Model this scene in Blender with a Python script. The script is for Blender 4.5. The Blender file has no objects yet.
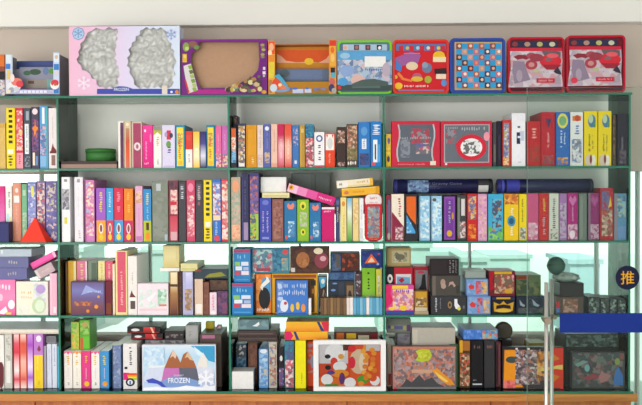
import bpy, bmesh, math, random
from mathutils import Vector, Matrix, Euler
random.seed(7)
S = bpy.context.scene
COL = S.collection
PI = math.pi

# ------------------------------------------------------------------ camera
FPX = 800.0
CAM_LOC = Vector((0.07, -4.0, 1.607))
YAW, PITCH, ROLL = math.radians(1.0), math.radians(-1.0), math.radians(-0.25)
ROT = Matrix.Rotation(YAW, 3, 'Z') @ Matrix.Rotation(PI/2 + PITCH, 3, 'X') @ Matrix.Rotation(ROLL, 3, 'Z')
cd = bpy.data.cameras.new('camera'); cam = bpy.data.objects.new('camera', cd); COL.objects.link(cam)
cd.sensor_fit = 'HORIZONTAL'; cd.sensor_width = 36.0; cd.lens = FPX / 642 * 36
cam.location = CAM_LOC; cam.rotation_euler = ROT.to_euler(); S.camera = cam
cd.clip_start = 0.05; cd.clip_end = 300

def P(px, py, Y=0.0):
    """point on the upright plane y=Y that the photograph shows at pixel (px, py)"""
    d = ROT @ Vector(((px - 321) / FPX, -(py - 202.5) / FPX, -1.0))
    t = (Y - CAM_LOC.y) / d.y
    return CAM_LOC + d * t

# ------------------------------------------------------------------ materials
def lin(h):
    h = h.strip('#')
    if len(h) == 3: h = ''.join(c*2 for c in h)
    o = []
    for k in (0, 2, 4):
        c = int(h[k:k+2], 16) / 255
        o.append(c/12.92 if c <= .04045 else ((c+.055)/1.055)**2.4)
    return (o[0], o[1], o[2], 1.0)

MC = {}
def nodes(m):
    m.use_nodes = True
    nt = m.node_tree
    b = nt.nodes['Principled BSDF']
    return nt, b

def mat(h, rough=.42, metal=0.0, kind='card'):
    """printed card / plastic: flat ink with a faint fibre mottling and roughness wear"""
    key = (h, rough, metal, kind)
    if key in MC: return MC[key]
    m = bpy.data.materials.new(kind + '_' + h); nt, b = nodes(m)
    c = lin(h)
    tc = nt.nodes.new('ShaderNodeTexCoord'); nz = nt.nodes.new('ShaderNodeTexNoise')
    nz.inputs['Scale'].default_value = 60; nz.inputs['Detail'].default_value = 3
    nt.links.new(tc.outputs['Object'], nz.inputs['Vector'])
    mx = nt.nodes.new('ShaderNodeMix'); mx.data_type = 'RGBA'
    mx.inputs[6].default_value = (c[0]*.9, c[1]*.9, c[2]*.9, 1); mx.inputs[7].default_value = (min(1, c[0]*1.06+.003), min(1, c[1]*1.06+.003), min(1, c[2]*1.06+.003), 1)
    nt.links.new(nz.outputs['Fac'], mx.inputs[0]); nt.links.new(mx.outputs[2], b.inputs['Base Color'])
    b.inputs['Roughness'].default_value = rough; b.inputs['Metallic'].default_value = metal
    b.inputs['Specular IOR Level'].default_value = .2
    MC[key] = m
    return m

def nmat(pal, scale=80.0, seed=0):
    """busy printed picture: patches of several inks"""
    scale = scale*1.45
    key = ('n', pal, scale, seed)
    if key in MC: return MC[key]
    m = bpy.data.materials.new('picture_print'); nt, b = nodes(m)
    tc = nt.nodes.new('ShaderNodeTexCoord'); mp = nt.nodes.new('ShaderNodeMapping')
    mp.inputs['Location'].default_value = (seed*.37 + 1.1, seed*.53, seed*.71)
    nt.links.new(tc.outputs['Object'], mp.inputs['Vector'])
    nz = nt.nodes.new('ShaderNodeTexNoise'); nz.inputs['Scale'].default_value = scale*.8; nz.inputs['Detail'].default_value = 2
    nt.links.new(mp.outputs[0], nz.inputs['Vector'])
    mxv = nt.nodes.new('ShaderNodeMix'); mxv.data_type = 'VECTOR'; mxv.inputs[0].default_value = 1.0
    ad = nt.nodes.new('ShaderNodeVectorMath'); ad.operation = 'MULTIPLY_ADD'
    ad.inputs[1].default_value = (1.2/scale,)*3
    nt.links.new(nz.outputs['Color'], ad.inputs[0]); nt.links.new(mp.outputs[0], ad.inputs[2])
    vo = nt.nodes.new('ShaderNodeTexVoronoi'); vo.inputs['Scale'].default_value = scale
    nt.links.new(ad.outputs[0], vo.inputs['Vector'])
    sp = nt.nodes.new('ShaderNodeSeparateColor'); nt.links.new(vo.outputs['Color'], sp.inputs[0])
    cr = nt.nodes.new('ShaderNodeValToRGB'); cr.color_ramp.interpolation = 'CONSTANT'
    inks = pal.split(); n = len(inks)
    el = cr.color_ramp.elements
    raw = [lin(c) for c in inks]; mean = [sum(c[k] for c in raw)/n for k in range(3)]
    cols = [tuple(c[k]*.72 + mean[k]*.28 for k in range(3)) + (1,) for c in raw]     # halftone inks bleed into one another
    el[0].position = 0; el[0].color = cols[0]; el[1].position = 1/n; el[1].color = cols[1 % n]
    for i in range(2, n):
        e = el.new(i/n); e.color = cols[i]
    nt.links.new(sp.outputs[0], cr.inputs[0]); nt.links.new(cr.outputs[0], b.inputs['Base Color'])
    b.inputs['Roughness'].default_value = .42; b.inputs['Specular IOR Level'].default_value = .2
    MC[key] = m
    return m

def gmat(pal, axis=2, size=.3, off=0.0):
    """print whose ink blends from one colour to the next along the box"""
    key = ('g', pal, axis, round(size, 4), round(off, 4))
    if key in MC: return MC[key]
    m = bpy.data.materials.new('blend_print'); nt, b = nodes(m)
    tc = nt.nodes.new('ShaderNodeTexCoord'); sx = nt.nodes.new('ShaderNodeSeparateXYZ')
    nt.links.new(tc.outputs['Object'], sx.inputs[0])
    mr = nt.nodes.new('ShaderNodeMapRange'); mr.inputs[1].default_value = off; mr.inputs[2].default_value = off + size
    nt.links.new(sx.outputs[axis], mr.inputs[0])
    cr = nt.nodes.new('ShaderNodeValToRGB'); cols = pal.split(); n = len(cols); el = cr.color_ramp.elements
    el[0].color = lin(cols[0]); el[1].color = lin(cols[-1])
    for i in range(1, n-1):
        e = el.new(i/(n-1)); e.color = lin(cols[i])
    nt.links.new(mr.outputs[0], cr.inputs[0]); nt.links.new(cr.outputs[0], b.inputs['Base Color'])
    b.inputs['Roughness'].default_value = .42; b.inputs['Specular IOR Level'].default_value = .2
    MC[key] = m
    return m

def clear(name, tint, ior=1.45, rough=0.0, haze=None, haze_amt=0.0):
    """thin clear sheet: passes light straight through with a tint, mirrors by Fresnel"""
    if name in MC: return MC[name]
    m = bpy.data.materials.new(name); m.use_nodes = True; nt = m.node_tree
    for n in list(nt.nodes): nt.nodes.remove(n)
    out = nt.nodes.new('ShaderNodeOutputMaterial'); tr = nt.nodes.new('ShaderNodeBsdfTransparent')
    gl = nt.nodes.new('ShaderNodeBsdfGlossy'); fr = nt.nodes.new('ShaderNodeFresnel'); mx = nt.nodes.new('ShaderNodeMixShader')
    tr.inputs[0].default_value = lin(tint); gl.inputs['Roughness'].default_value = rough; fr.inputs[0].default_value = ior
    gl.inputs[0].default_value = (.9, .97, .94, 1)
    nt.links.new(fr.outputs[0], mx.inputs[0]); nt.links.new(tr.outputs[0], mx.inputs[1]); nt.links.new(gl.outputs[0], mx.inputs[2])
    last = mx
    if haze:
        df = nt.nodes.new('ShaderNodeBsdfDiffuse'); df.inputs[0].default_value = lin(haze)
        nz = nt.nodes.new('ShaderNodeTexNoise'); nz.inputs['Scale'].default_value = 40
        mr = nt.nodes.new('ShaderNodeMapRange'); mr.inputs[3].default_value = haze_amt*.5; mr.inputs[4].default_value = haze_amt*1.5
        nt.links.new(nz.outputs['Fac'], mr.inputs[0])
        m2 = nt.nodes.new('ShaderNodeMixShader')
        nt.links.new(mr.outputs[0], m2.inputs[0])
        nt.links.new(mx.outputs[0], m2.inputs[1]); nt.links.new(df.outputs[0], m2.inputs[2]); last = m2
    nt.links.new(last.outputs[0], out.inputs[0])
    MC[name] = m
    return m

def plaster(name, h, bump=.15):
    m = bpy.data.materials.new(name); nt, b = nodes(m); c = lin(h)
    nz = nt.nodes.new('ShaderNodeTexNoise'); nz.inputs['Scale'].default_value = 3; nz.inputs['Detail'].default_value = 6
    mx = nt.nodes.new('ShaderNodeMix'); mx.data_type = 'RGBA'
    mx.inputs[6].default_value = (c[0]*.94, c[1]*.94, c[2]*.93, 1); mx.inputs[7].default_value = c
    nt.links.new(nz.outputs['Fac'], mx.inputs[0]); nt.links.new(mx.outputs[2], b.inputs['Base Color'])
    n2 = nt.nodes.new('ShaderNodeTexNoise'); n2.inputs['Scale'].default_value = 200
    bp = nt.nodes.new('ShaderNodeBump'); bp.inputs['Strength'].default_value = bump; bp.inputs['Distance'].default_value = .002
    nt.links.new(n2.outputs['Fac'], bp.inputs['Height']); nt.links.new(bp.outputs[0], b.inputs['Normal'])
    b.inputs['Roughness'].default_value = .85
    return m

def wood(name, h1, h2, vertical=False, rough=.35):
    m = bpy.data.materials.new(name); nt, b = nodes(m)
    tc = nt.nodes.new('ShaderNodeTexCoord'); mp = nt.nodes.new('ShaderNodeMapping')
    mp.inputs['Scale'].default_value = (40, 40, 3) if vertical else (3, 30, 40)
    nz = nt.nodes.new('ShaderNodeTexNoise'); nz.inputs['Scale'].default_value = 1.0; nz.inputs['Detail'].default_value = 5; nz.inputs['Distortion'].default_value = .8
    cr = nt.nodes.new('ShaderNodeValToRGB'); cr.color_ramp.elements[0].position = .3; cr.color_ramp.elements[1].position = .7
    cr.color_ramp.elements[0].color = lin(h1); cr.color_ramp.elements[1].color = lin(h2)
    nt.links.new(tc.outputs['Object'], mp.inputs[0]); nt.links.new(mp.outputs[0], nz.inputs['Vector'])
    nt.links.new(nz.outputs['Fac'], cr.inputs[0]); nt.links.new(cr.outputs[0], b.inputs['Base Color'])
    b.inputs['Roughness'].default_value = rough
    return m

GLASS = clear('shelf_glass', 'e9f6f0', 1.45)
DIVGLASS = clear('divider_glass', 'e4f4ed', 1.4)
FILM = clear('clear_film', 'f4f6f5', 1.4, .12, 'e8e6e2', .22)
WINFILM = clear('window_film', 'f6f8f7', 1.35, .05, 'e8e8e8', .08)
DOORGLASS = clear('door_glass', 'f4faf7', 1.22, 0)
WINGLASS = clear('tinted_window_glass', 'edf6f1', 1.4)
EDGE = mat('2c765e', .2, 0, 'glass_edge')

# ------------------------------------------------------------------ mesh helpers
def mesh_obj(name, bm, mats, parent=None, loc=(0, 0, 0)):
    me = bpy.data.meshes.new(name); bm.to_mesh(me); bm.free()
    for m in (mats if isinstance(mats, list) else [mats]): me.materials.append(m)
    o = bpy.data.objects.new(name, me); COL.objects.link(o); o.location = loc
    if parent: o.parent = parent
    return o

def tag(o, label=None, cat=None, group=None, kind=None):
    if label: o['label'] = label
    if cat: o['category'] = cat
    if group: o['group'] = group
    if kind: o['kind'] = kind
    return o

def add_box(bm, x0, x1, y0, y1, z0, z1, mi=0, bev=0.0, seg=1):
    r = bmesh.ops.create_cube(bm, size=1.0)
    for v in r['verts']:
        v.co.x = x0 if v.co.x < 0 else x1
        v.co.y = y0 if v.co.y < 0 else y1
        v.co.z = z0 if v.co.z < 0 else z1
    fs = {f for v in r['verts'] for f in v.link_faces}
    for f in fs: f.material_index = mi
    if bev:
        es = {e for v in r['verts'] for e in v.link_edges}
        rr = bmesh.ops.bevel(bm, geom=list(es), offset=bev, segments=seg, profile=.5, affect='EDGES', material=-1)
        for f in rr['faces']: f.material_index = mi

def add_poly(bm, pts, y, mi, thick=0.0):
    vs = [bm.verts.new((p[0], y, p[1])) for p in pts]
    f = bm.faces.new(vs); f.normal_update()
    if f.normal.y > 0: f.normal_flip()
    f.material_index = mi
    if thick:
        n = len(pts)
        back = [bm.verts.new((p[0], y + thick, p[1])) for p in pts]
        bf = bm.faces.new(back); bf.material_index = mi
        for i in range(n):
            q = bm.faces.new((vs[i], vs[(i+1) % n], back[(i+1) % n], back[i])); q.material_index = mi
    return f

def ell(cx, cz, rx, rz, n=20):
    return [(cx + rx*math.cos(2*PI*k/n), cz + rz*math.sin(2*PI*k/n)) for k in range(n)]

def rrect(x0, x1, z0, z1, r, n=5):
    o = []
    for cx, cz, a in ((x1-r, z1-r, 0), (x0+r, z1-r, PI/2), (x0+r, z0+r, PI), (x1-r, z0+r, 1.5*PI)):
        for k in range(n+1):
            t = a + PI/2*k/n
            o.append((cx + r*math.cos(t), cz + r*math.sin(t)))
    return o

def strip_ring(bm, outer, inner, y0, y1, mi):
    """solid flat ring between two outlines of the same vertex count, from depth y0 (front) to y1"""
    n = len(outer)
    a = [bm.verts.new((p[0], y0, p[1])) for p in outer]; b = [bm.verts.new((p[0], y0, p[1])) for p in inner]
    c = [bm.verts.new((p[0], y1, p[1])) for p in outer]; d = [bm.verts.new((p[0], y1, p[1])) for p in inner]
    for i in range(n):
        j = (i+1) % n
        for q in ((a[i], b[i], b[j], a[j]), (c[i], c[j], d[j], d[i]), (a[i], a[j], c[j], c[i]), (b[i], d[i], d[j], b[j])):
            f = bm.faces.new(q); f.material_index = mi

def add_cyl(bm, p0, p1, r, n=24, mi=0, r2=None):
    p0 = Vector(p0); p1 = Vector(p1); d = p1 - p0
    q = d.to_track_quat('Z', 'Y').to_matrix().to_4x4()
    mtx = Matrix.Translation((p0 + p1)/2) @ q
    r_ = bmesh.ops.create_cone(bm, cap_ends=True, cap_tris=False, segments=n, radius1=r, radius2=r if r2 is None else r2, depth=d.length, matrix=mtx)
    for v in r_['verts']:
        for f in v.link_faces:
            f.material_index = mi
            if len(f.verts) == 4: f.smooth = True

def text_obj(name, s, cx, cz, w, h, y, m, parent, rot=0.0, bold=0.0, shear=0.0):
    """real lettering turned into a mesh, fitted into w x h, facing the room"""
    cu = bpy.data.curves.new('lettering', 'FONT'); cu.body = s; cu.align_x = 'CENTER'; cu.align_y = 'CENTER'
    cu.offset = bold; cu.resolution_u = 3; cu.shear = shear; cu.extrude = .01
    t = bpy.data.objects.new('lettering_source', cu); COL.objects.link(t)
    dg = bpy.context.evaluated_depsgraph_get(); dg.update()
    me = bpy.data.meshes.new_from_object(t.evaluated_get(dg))
    bpy.data.objects.remove(t); bpy.data.curves.remove(cu)
    xs = [v.co.x for v in me.vertices]; ys = [v.co.y for v in me.vertices]
    if not xs: return None
    mx, my = (min(xs)+max(xs))/2, (min(ys)+max(ys))/2; sx, sy = w/(max(xs)-min(xs)), h/(max(ys)-min(ys))
    c_, s_ = math.cos(rot), math.sin(rot)
    for v in me.vertices:
        a, b = (v.co.x-mx)*sx, (v.co.y-my)*sy
        v.co = Vector((cx + a*c_ - b*s_, y + (-.0002 if v.co.z > 0 else .0002), cz + a*s_ + b*c_))
    me.materials.clear(); me.materials.append(m); me.name = name
    o = bpy.data.objects.new(name, me); COL.objects.link(o); o.parent = parent
    return o

# ------------------------------------------------------------------ shelf levels, from the photograph
TH = .011
SZ = [P(321, y, 0).z for y in (94.3, 167.3, 241.6, 315.2, 389.6)]     # tops of cabinet top, three shelves, bottom plate
DIVX = [P(58.6, 240, 0).x, P(229.3, 240, 0).x, P(384, 240, 0).x, P(629.6, 240, 0).x]
LEFTX = P(-112, 240, 0).x
DEPTH = .30
ROWN = ['on cabinet top', 'upper shelf', 'second shelf', 'third shelf', 'bottom shelf']
def bay(px):
    return 'far-left bay' if px < 58 else 'left bay' if px < 229 else 'middle bay' if px < 384 else 'right bay'

# ------------------------------------------------------------------ printed boxes
def Rc(u0, v0, u1, v1, c): return ('r', u0, v0, u1, v1, c)
def El(u, v, ru, rv, c): return ('e', u, v, ru, rv, c)
def Pg(c, *pts): return ('p', c, pts)
def Tt(u0, v0, u1, v1, c, n=None): return ('t', u0, v0, u1, v1, c, n)
def Np(u0, v0, u1, v1, pal, sc=80): return ('n', u0, v0, u1, v1, pal, sc)
def Gp(u0, v0, u1, v1, pal): return ('g', u0, v0, u1, v1, pal)

USED = {}
SEED = [0]
def box_art(bm, w, h, yf, art, mats, bev):
    """printed fields on the front face; returns the title marks, which become a part of their own"""
    x0, z0, iw, ih = -w/2 + bev, bev, w - 2*bev, h - 2*bev
    U = lambda u: x0 + min(1, max(0, u))*iw
    V = lambda v: z0 + min(1, max(0, v))*ih
    def slot(m):
        if m not in mats: mats.append(m)
        return mats.index(m)
    titles = []
    for k, a in enumerate(art):
        y = yf - .00025*(k+1)
        if a[0] == 'r':
            add_poly(bm, [(U(a[1]), V(a[2])), (U(a[3]), V(a[2])), (U(a[3]), V(a[4])), (U(a[1]), V(a[4]))], y, slot(mat(a[5])))
        elif a[0] == 'e':
            add_poly(bm, [(min(x0+iw, max(x0, p)), min(z0+ih, max(z0, q))) for p, q in ell(U(a[1]), V(a[2]), a[3]*iw, a[4]*ih)], y, slot(mat(a[5])))
        elif a[0] == 'p':
            add_poly(bm, [(U(p[0]), V(p[1])) for p in a[2]], y, slot(mat(a[1])))
        elif a[0] == 'n':
            SEED[0] += 1
            add_poly(bm, [(U(a[1]), V(a[2])), (U(a[3]), V(a[2])), (U(a[3]), V(a[4])), (U(a[1]), V(a[4]))], y, slot(nmat(a[5], a[6], SEED[0])))
        elif a[0] == 'g':
            add_poly(bm, [(U(a[1]), V(a[2])), (U(a[3]), V(a[2])), (U(a[3]), V(a[4])), (U(a[1]), V(a[4]))], y, slot(gmat(a[5], 2, (a[4]-a[2])*ih, V(a[2]))))
        elif a[0] == 't':
            titles.append((U(a[1]), V(a[2]), U(a[3]), V(a[4]), a[5], a[6], y))
    return titles

def title_part(o, titles):
    """small printed lines, too fine to read from here: one part per line"""
    for (xa, za, xb, zb, c, n, y) in titles:
        bm = bmesh.new(); W, H = xb-xa, zb-za
        vert = H > W
        L, G = (H, W) if vert else (W, H)
        n = n*2 if n else max(4, min(26, int(L/(G*.42+.0022))))
        st = L/n
        for i in range(n):
            if i and random.random() < .1: continue
            a0 = i*st + st*.1; a1 = i*st + st*random.uniform(.6, .86)
            b0 = G*random.choice((0, .1, .22)); b1 = G*random.choice((1, .9, .76))
            p = ell((a0+a1)/2, (b0+b1)/2, (a1-a0)/2, (b1-b0)/2, 8)
            if vert: p = [(xa+v, zb-u) for u, v in p]
            else: p = [(xa+u, za+v) for u, v in p]
            add_poly(bm, p, y, 0)
        r = mesh_obj('title', bm, mat(c), o)
    return r

ITEMS = []
def fit(look, where):
    """look plus place, kept to 16 words"""
    for w_ in (where, where.split(',')[0] if where else '', ''):
        s = look + (', ' + w_ if w_ else '')
        if len(s.split()) <= 16: return s
    return s
def B(row, x0, x1, yt, c, look, art=(), name='game_box', cat='box', Y=None, D=None, on=None, group=None,
      top=None, side=None, rot=None, bev=.0012, loc_words=None, lid=None, pal=None, zup=0.0, ym=None):
    """one printed card box: px x0..x1, front top edge at yt, standing on its shelf or on the box(es) ON"""
    if Y is None: Y = .008 + random.random()*.012
    if D is None: D = min(.285 - Y, .2 + random.random()*.06)
    if on is None: z0 = SZ[row] + .0004
    else: z0 = max(b['top'] for b in (on if isinstance(on, (list, tuple)) else [on])) + .0006
    z0 += zup
    ymid = yt + 15 if ym is None else ym
    xa, xb = P(x0, ymid, Y).x + .0006, P(x1, ymid, Y).x - .0006
    zt = P((x0+x1)/2, yt, Y).z
    w, h = xb - xa, zt - z0
    if h < .004: print('THIN', look, h); h = .01
    bm = bmesh.new(); mats = [mat(c)]
    if pal: mats = [nmat(pal, 80, len(ITEMS))]
    add_box(bm, -w/2, w/2, -D/2, D/2, 0, h, 0, min(bev, w*.2, h*.2))
    bm.normal_update()
    for f in bm.faces:
        if top and f.normal.z > .9:
            if mat(top) not in mats: mats.append(mat(top))
            f.material_index = mats.index(mat(top))
        if side and abs(f.normal.x) > .9:
            if mat(side) not in mats: mats.append(mat(side))
            f.material_index = mats.index(mat(side))
    titles = box_art(bm, w, h, -D/2, art, mats, min(bev, w*.2, h*.2))
    o = mesh_obj(name, bm, mats, None, ((xa+xb)/2, Y + D/2, z0))
    if titles: title_part(o, titles)
    if lid:      # a lift-off lid: a shallow shell over the upper part of the box
        lc, lv = lid
        b2 = bmesh.new(); t = .0012
        add_box(b2, -w/2-.0001, w/2+.0001, -D/2-.0009, D/2+.0009, h*(1-lv), h+t, 0, .0008)
        mesh_obj('lid', b2, mat(lc), o)
        h += t
    if rot: o.rotation_euler = rot
    loc_words = loc_words if loc_words is not None else (ROWN[row] + ', ' + bay((x0+x1)/2) if row else ROWN[0])
    lab = fit(look, loc_words)
    group = group or {'game_box': 'boxed games', 'book': 'book spines', 'flat_box': 'flat boxes', 'puzzle_box': 'puzzle boxes', 'picture_box': 'red picture boxes'}.get(name, name.replace('_', ' ') + 's') + ' ' + (('on the ' + ROWN[row]) if row else ROWN[0])
    tag(o, lab, cat, group)
    r = dict(o=o, top=z0 + h, z0=z0, x=(xa, xb), Y=Y, D=D, w=w, h=h)
    ITEMS.append(r)
    return r
# ================================================================== UPPER SHELF
SQ = [Rc(.28, .93-.085*k, .72, .975-.085*k, '2a2a26') for k in range(7)]
YB = SQ + [Rc(.15, .24, .85, .32, 'f3efd9'), Tt(.2, .03, .8, .22, '3a3216')]
B(1, -9, -1, 126, 'c9b08a', 'pale card box cut by the edge of the picture', Y=.012)
B(1, -.6, 5.4, 123, 'd9b565', 'plain tan box spine, lower than its neighbours', [Rc(0, .9, 1, 1, 'cfa552')])
B(1, 6, 15, 108, 'f2d71c', 'tall yellow game box with black squares down its spine', YB, group=None)
B(1, 15.7, 23, 108, 'd9304f', 'crimson game box spine with white picture patches and pink foot', [Np(.05, .3, .95, .96, 'd9304f f4e4e6 e0405e f6b8c4 c92245 f0d870', 70), Rc(0, 0, 1, .26, 'f0a0ae'), Tt(.3, .04, .7, .22, 'c03a55')])
B(1, 23.4, 30.6, 108, '444b58', 'dark slate game box spine with long white title panel', [Rc(.15, .24, .75, .74, 'e9e9ea'), Tt(.3, .27, .6, .7, '8d929c'), Np(.1, .03, .9, .2, '444b58 9aa0aa 30343e', 90), Rc(.35, .8, .8, .95, '9fa8b4')])
B(1, 31, 39, 107, '4a4258', 'dark plum game box spine with orange flower burst picture', [Np(.05, .28, .95, .8, '5a3f63 8a4a78 3c3650 a2567a 6d5aa0', 75), Pg('f08a3a', (.1, .66), (.45, .7), (.5, .82), (.58, .7), (.95, .66), (.62, .6), (.7, .5), (.5, .57), (.3, .5), (.38, .6)), El(.5, .93, .38, .05, 'f1d9df'), Rc(.15, .05, .45, .26, 'f4e2cb'), Rc(.55, .05, .85, .2, '6a8bbd')])
B(1, 39.4, 48, 106, '5b9bd0', 'sky blue game box spine with white title and mixed pictures', [Rc(.84, 0, 1, 1, '3fb0a8'), Rc(.3, .72, .62, .98, 'eef4fa'), Np(.05, .22, .8, .68, '5b9bd0 3d5d99 f0b7b5 d8829c 6fb0dd 2f7fae', 80), Rc(.05, .03, .8, .2, '86b4dd')])
B(1, 48.4, 56.9, 108, 'eadfe0', 'pale grey white spine with brown figure shape near the bottom', [Tt(.42, .5, .6, .85, 'b9aaa9'), Pg('7a2a22', (.2, .27), (.5, .42), (.6, .36), (.95, .3), (.95, .25), (.2, .25)), Rc(.3, .05, .8, .22, '8e6a62'), Rc(.1, .25, .9, .285, '6b2a26')])
# left bay
fl = B(1, 61, 117, 161.5, 'a58377', 'flat brown box under the round green tin', [Rc(0, .62, 1, 1, '3a2b28')], Y=.02, name='flat_box', top='4a3a34', lid=('3f302c', .38))
B(1, 118, 123.8, 121, 'f1ece4', 'slim white book spine with dark plum stripe', [Rc(.38, .0, 1, .97, '6b3a5e'), Rc(.5, .05, .9, .9, '5a2c52')], name='book', cat='book')
B(1, 124.1, 131, 121, 'd6bfa2', 'beige book spine with glowing orange stripe', [Gp(.2, 0, .8, .85, 'd0705a e2582c c8502c b98a6e'), El(.5, .93, .25, .035, 'f2e2b8')], name='book', cat='book')
B(1, 131.4, 142, 122, 'd9c7b4', 'wide plum red book spine with white circle emblem', [Rc(.14, 0, .93, .98, 'a83f62'), El(.55, .47, .34, .09, 'e9d9dd'), El(.55, .47, .14, .05, 'b85a76')], name='book', cat='book')
B(1, 142.3, 153, 125, 'e0107f', 'hot pink game box spine with small white script', [Gp(0, 0, 1, 1, 'd80c78 e61b8a e83d96'), Tt(.25, .2, .45, .62, 'f6a9d0'), El(.25, .87, .1, .035, 'fbd9ea'), El(.8, .7, .1, .1, 'f17ab6'), Tt(.15, .07, .8, .14, 'f7b5d6')])
B(1, 153.3, 161.6, 126, 'f1f0ea', 'white game box spine with olive top and yellow title', [Rc(0, .87, 1, 1, '8f8f80'), Pg('b8b52a', (0, .78), (.5, .86), (1, .78), (1, .9), (0, .9)), Tt(.35, .52, .72, .75, 'e0a81c'), Tt(.4, .08, .7, .2, 'a9a9a4')])
B(1, 162, 175, 125, 'dcd4ee', 'lavender game box spine with red, green and navy title', [Rc(.35, .66, .7, .88, 'c8344c'), El(.5, .55, .2, .08, '6a9a4a'), El(.72, .76, .14, .06, '3a3a52'), Tt(.4, .27, .72, .5, '32396e'), El(.3, .78, .12, .06, 'b89ac8'), Rc(.1, .02, .9, .05, 'c5b9e0')])
TY = lambda: [Rc(.14, .04, .86, .95, 'f2d93a'), Np(.22, .5, .78, .82, 'f2d93a d86a5a f6e27a e89a3a 8aa05a', 110), Tt(.28, .2, .62, .72, 'c6583e'), Rc(.3, .06, .7, .16, 'f0b92a')]
B(1, 175.3, 185, 125, '2386a8', 'teal framed game box spine with yellow middle, left of the red and white box', TY())
B(1, 185.3, 192.7, 131, 'd8392c', 'short box spine, red above and white below', [Rc(0, 0, 1, .5, 'f1ece6'), Tt(.35, .1, .65, .38, 'b0a8a6'), Rc(.1, .75, .9, .9, 'e04a34')])
B(1, 193, 199.8, 131.5, 'efc445', 'short spine fading from yellow to white', [Gp(0, 0, 1, 1, 'f0c64a f6efc8 f3d77a edc043'), El(.5, .5, .25, .04, 'fbf8ea')])
B(1, 200.1, 206, 131.5, '3d3a80', 'short navy violet spine with pale glow in its middle', [Gp(0, 0, 1, 1, '2a2a5e e0ddee 4a4690 2d2b6a')])
B(1, 206.3, 215, 125, '2386a8', 'teal framed game box spine with yellow middle, right of the navy violet spine', TY())
B(1, 215.3, 221.6, 126, 'e0669c', 'rose pink game box spine with picture foot', [Rc(0, .33, 1, .9, 'e5689e'), Np(.02, .02, .98, .33, 'e0669c f2c9d4 4a7ac0 f5e3a8 c83a5a', 95), Tt(.35, .4, .6, .8, 'f3b0cc')])
B(1, 221.8, 228, 126, 'c867b5', 'mauve pink game box spine with picture foot', [Rc(0, .33, 1, .9, 'cf6fb8'), Np(.02, .02, .98, .33, 'd23a4a f2c9d4 4a7ac0 f5e3a8 c83a5a', 95), Tt(.35, .4, .6, .8, 'e9b2dc')])
# middle bay
B(1, 230.6, 236.6, 127, '1d2128', 'black edged spine with orange and blue fish like patches', [Rc(.08, .7, .92, .97, 'd9622a'), Np(.08, .4, .92, .75, 'd9622a f3ece4 e07a35 f6d7c0', 90), Np(.08, .12, .92, .42, '4a8cc4 a9cfe8 2a5f96 7fb4dd', 90)], D=.09)
B(1, 233.2, 237.6, 115.5, '43353c', 'tall dark box standing behind the orange and blue spine', [Np(.05, .85, .95, .98, '43353c 7a4a4a 2a2630 8f8078', 90)], Y=.12, D=.1)
B(1, 237.6, 245.6, 123.5, '3b3658', 'navy game box spine with many small cream and yellow pictures', [Np(.06, .1, .94, .95, '3b3658 efe3c8 d8b03a 4a4a80 e9d9c9 8a9a5a c06a5a', 75), Rc(.1, .02, .9, .1, 'efe6dc')])
B(1, 246, 256.9, 125, 'd8930f', 'wide amber game box spine with small pale mark low down', [Rc(.05, .02, .12, .98, 'b97a12'), Tt(.45, .08, .75, .24, 'f3d9a0'), Rc(.15, .3, .95, .9, 'de9a14')])
B(1, 257.2, 263.2, 125, 'e3cfc6', 'pale pink grey spine beside the amber box', [Tt(.3, .45, .7, .9, 'c09aa0'), Np(.1, .05, .9, .3, 'e3cfc6 d8a99a c8b4b8', 90)])
B(1, 263.5, 270.6, 124, '5b64aa', 'indigo blue spine with white disc near the top', [El(.5, .9, .32, .05, 'e6e9f4'), Np(.1, .1, .9, .35, '5b64aa d8b070 7a84c0 e9c79a', 90), Tt(.4, .42, .62, .8, '8890cc')])
B(1, 270.9, 277.6, 124, 'ecc2ae', 'peach spine with faint rose title', [Tt(.35, .35, .65, .88, 'cf8f8a'), Rc(0, 0, 1, .1, 'e5a892')])
B(1, 277.9, 284.1, 124, 'c9265a', 'crimson spine turning pink, left of the coral spine', [Gp(0, 0, 1, 1, 'd0485a ee9aa8 f0b4b8 c91f56 c61a52'), Tt(.35, .2, .65, .65, 'f6dade')])
B(1, 284.4, 291.9, 124, 'e05a4a', 'coral red spine turning peach, right of the crimson spine', [Gp(0, 0, 1, 1, 'dd4a4a f0a890 f0b8a0 e45a40 df5040'), Tt(.35, .2, .65, .65, 'f9e2da')])
B(1, 292.2, 299, 125, '3c74b8', 'mid blue spine with pale picture dots', [Np(.1, .5, .9, .92, '3c74b8 5a90cc 3c74b8 d8b8c8 2a5a98', 80), Rc(.3, .08, .7, .16, 'd0ddeb')])
B(1, 299.3, 305, 125, 'b98f38', 'narrow ochre brown spine', [Rc(.15, .05, .4, .95, 'c9a24a'), Rc(.3, .82, .8, .92, 'd8bd78')])
B(1, 305.3, 313.9, 124, '2f7f9a', 'teal and dark spine with red and white picture', [Np(0, .68, 1, 1, '2f7f9a 2a4a80 4aa8b0 3a6a9a', 90), Np(0, 0, 1, .68, '6a2a40 e9e0dc c8283c 3a2a48 d84858 f3e9e6', 75)])
B(1, 314.2, 324.6, 132, 'f2eef0', 'short white game box spine with black title and blue ring', [El(.5, .82, .34, .1, '3c5a9c'), El(.5, .82, .2, .06, 'e6ecf6'), Tt(.32, .18, .68, .64, '2a2a30'), Rc(0, 0, 1, .05, 'd04a5a')])
B(1, 324.9, 335, 133, 'e2421f', 'short game box spine, white cat shape above red', [Rc(.06, .5, .94, .97, 'f3eee8'), El(.5, .7, .3, .16, 'd9d6d2'), Pg('d8321c', (.1, .96), (.3, .96), (.2, .86)), Pg('d8321c', (.7, .96), (.9, .96), (.8, .86)), Tt(.3, .1, .6, .4, 'f4a08a')])
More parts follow.
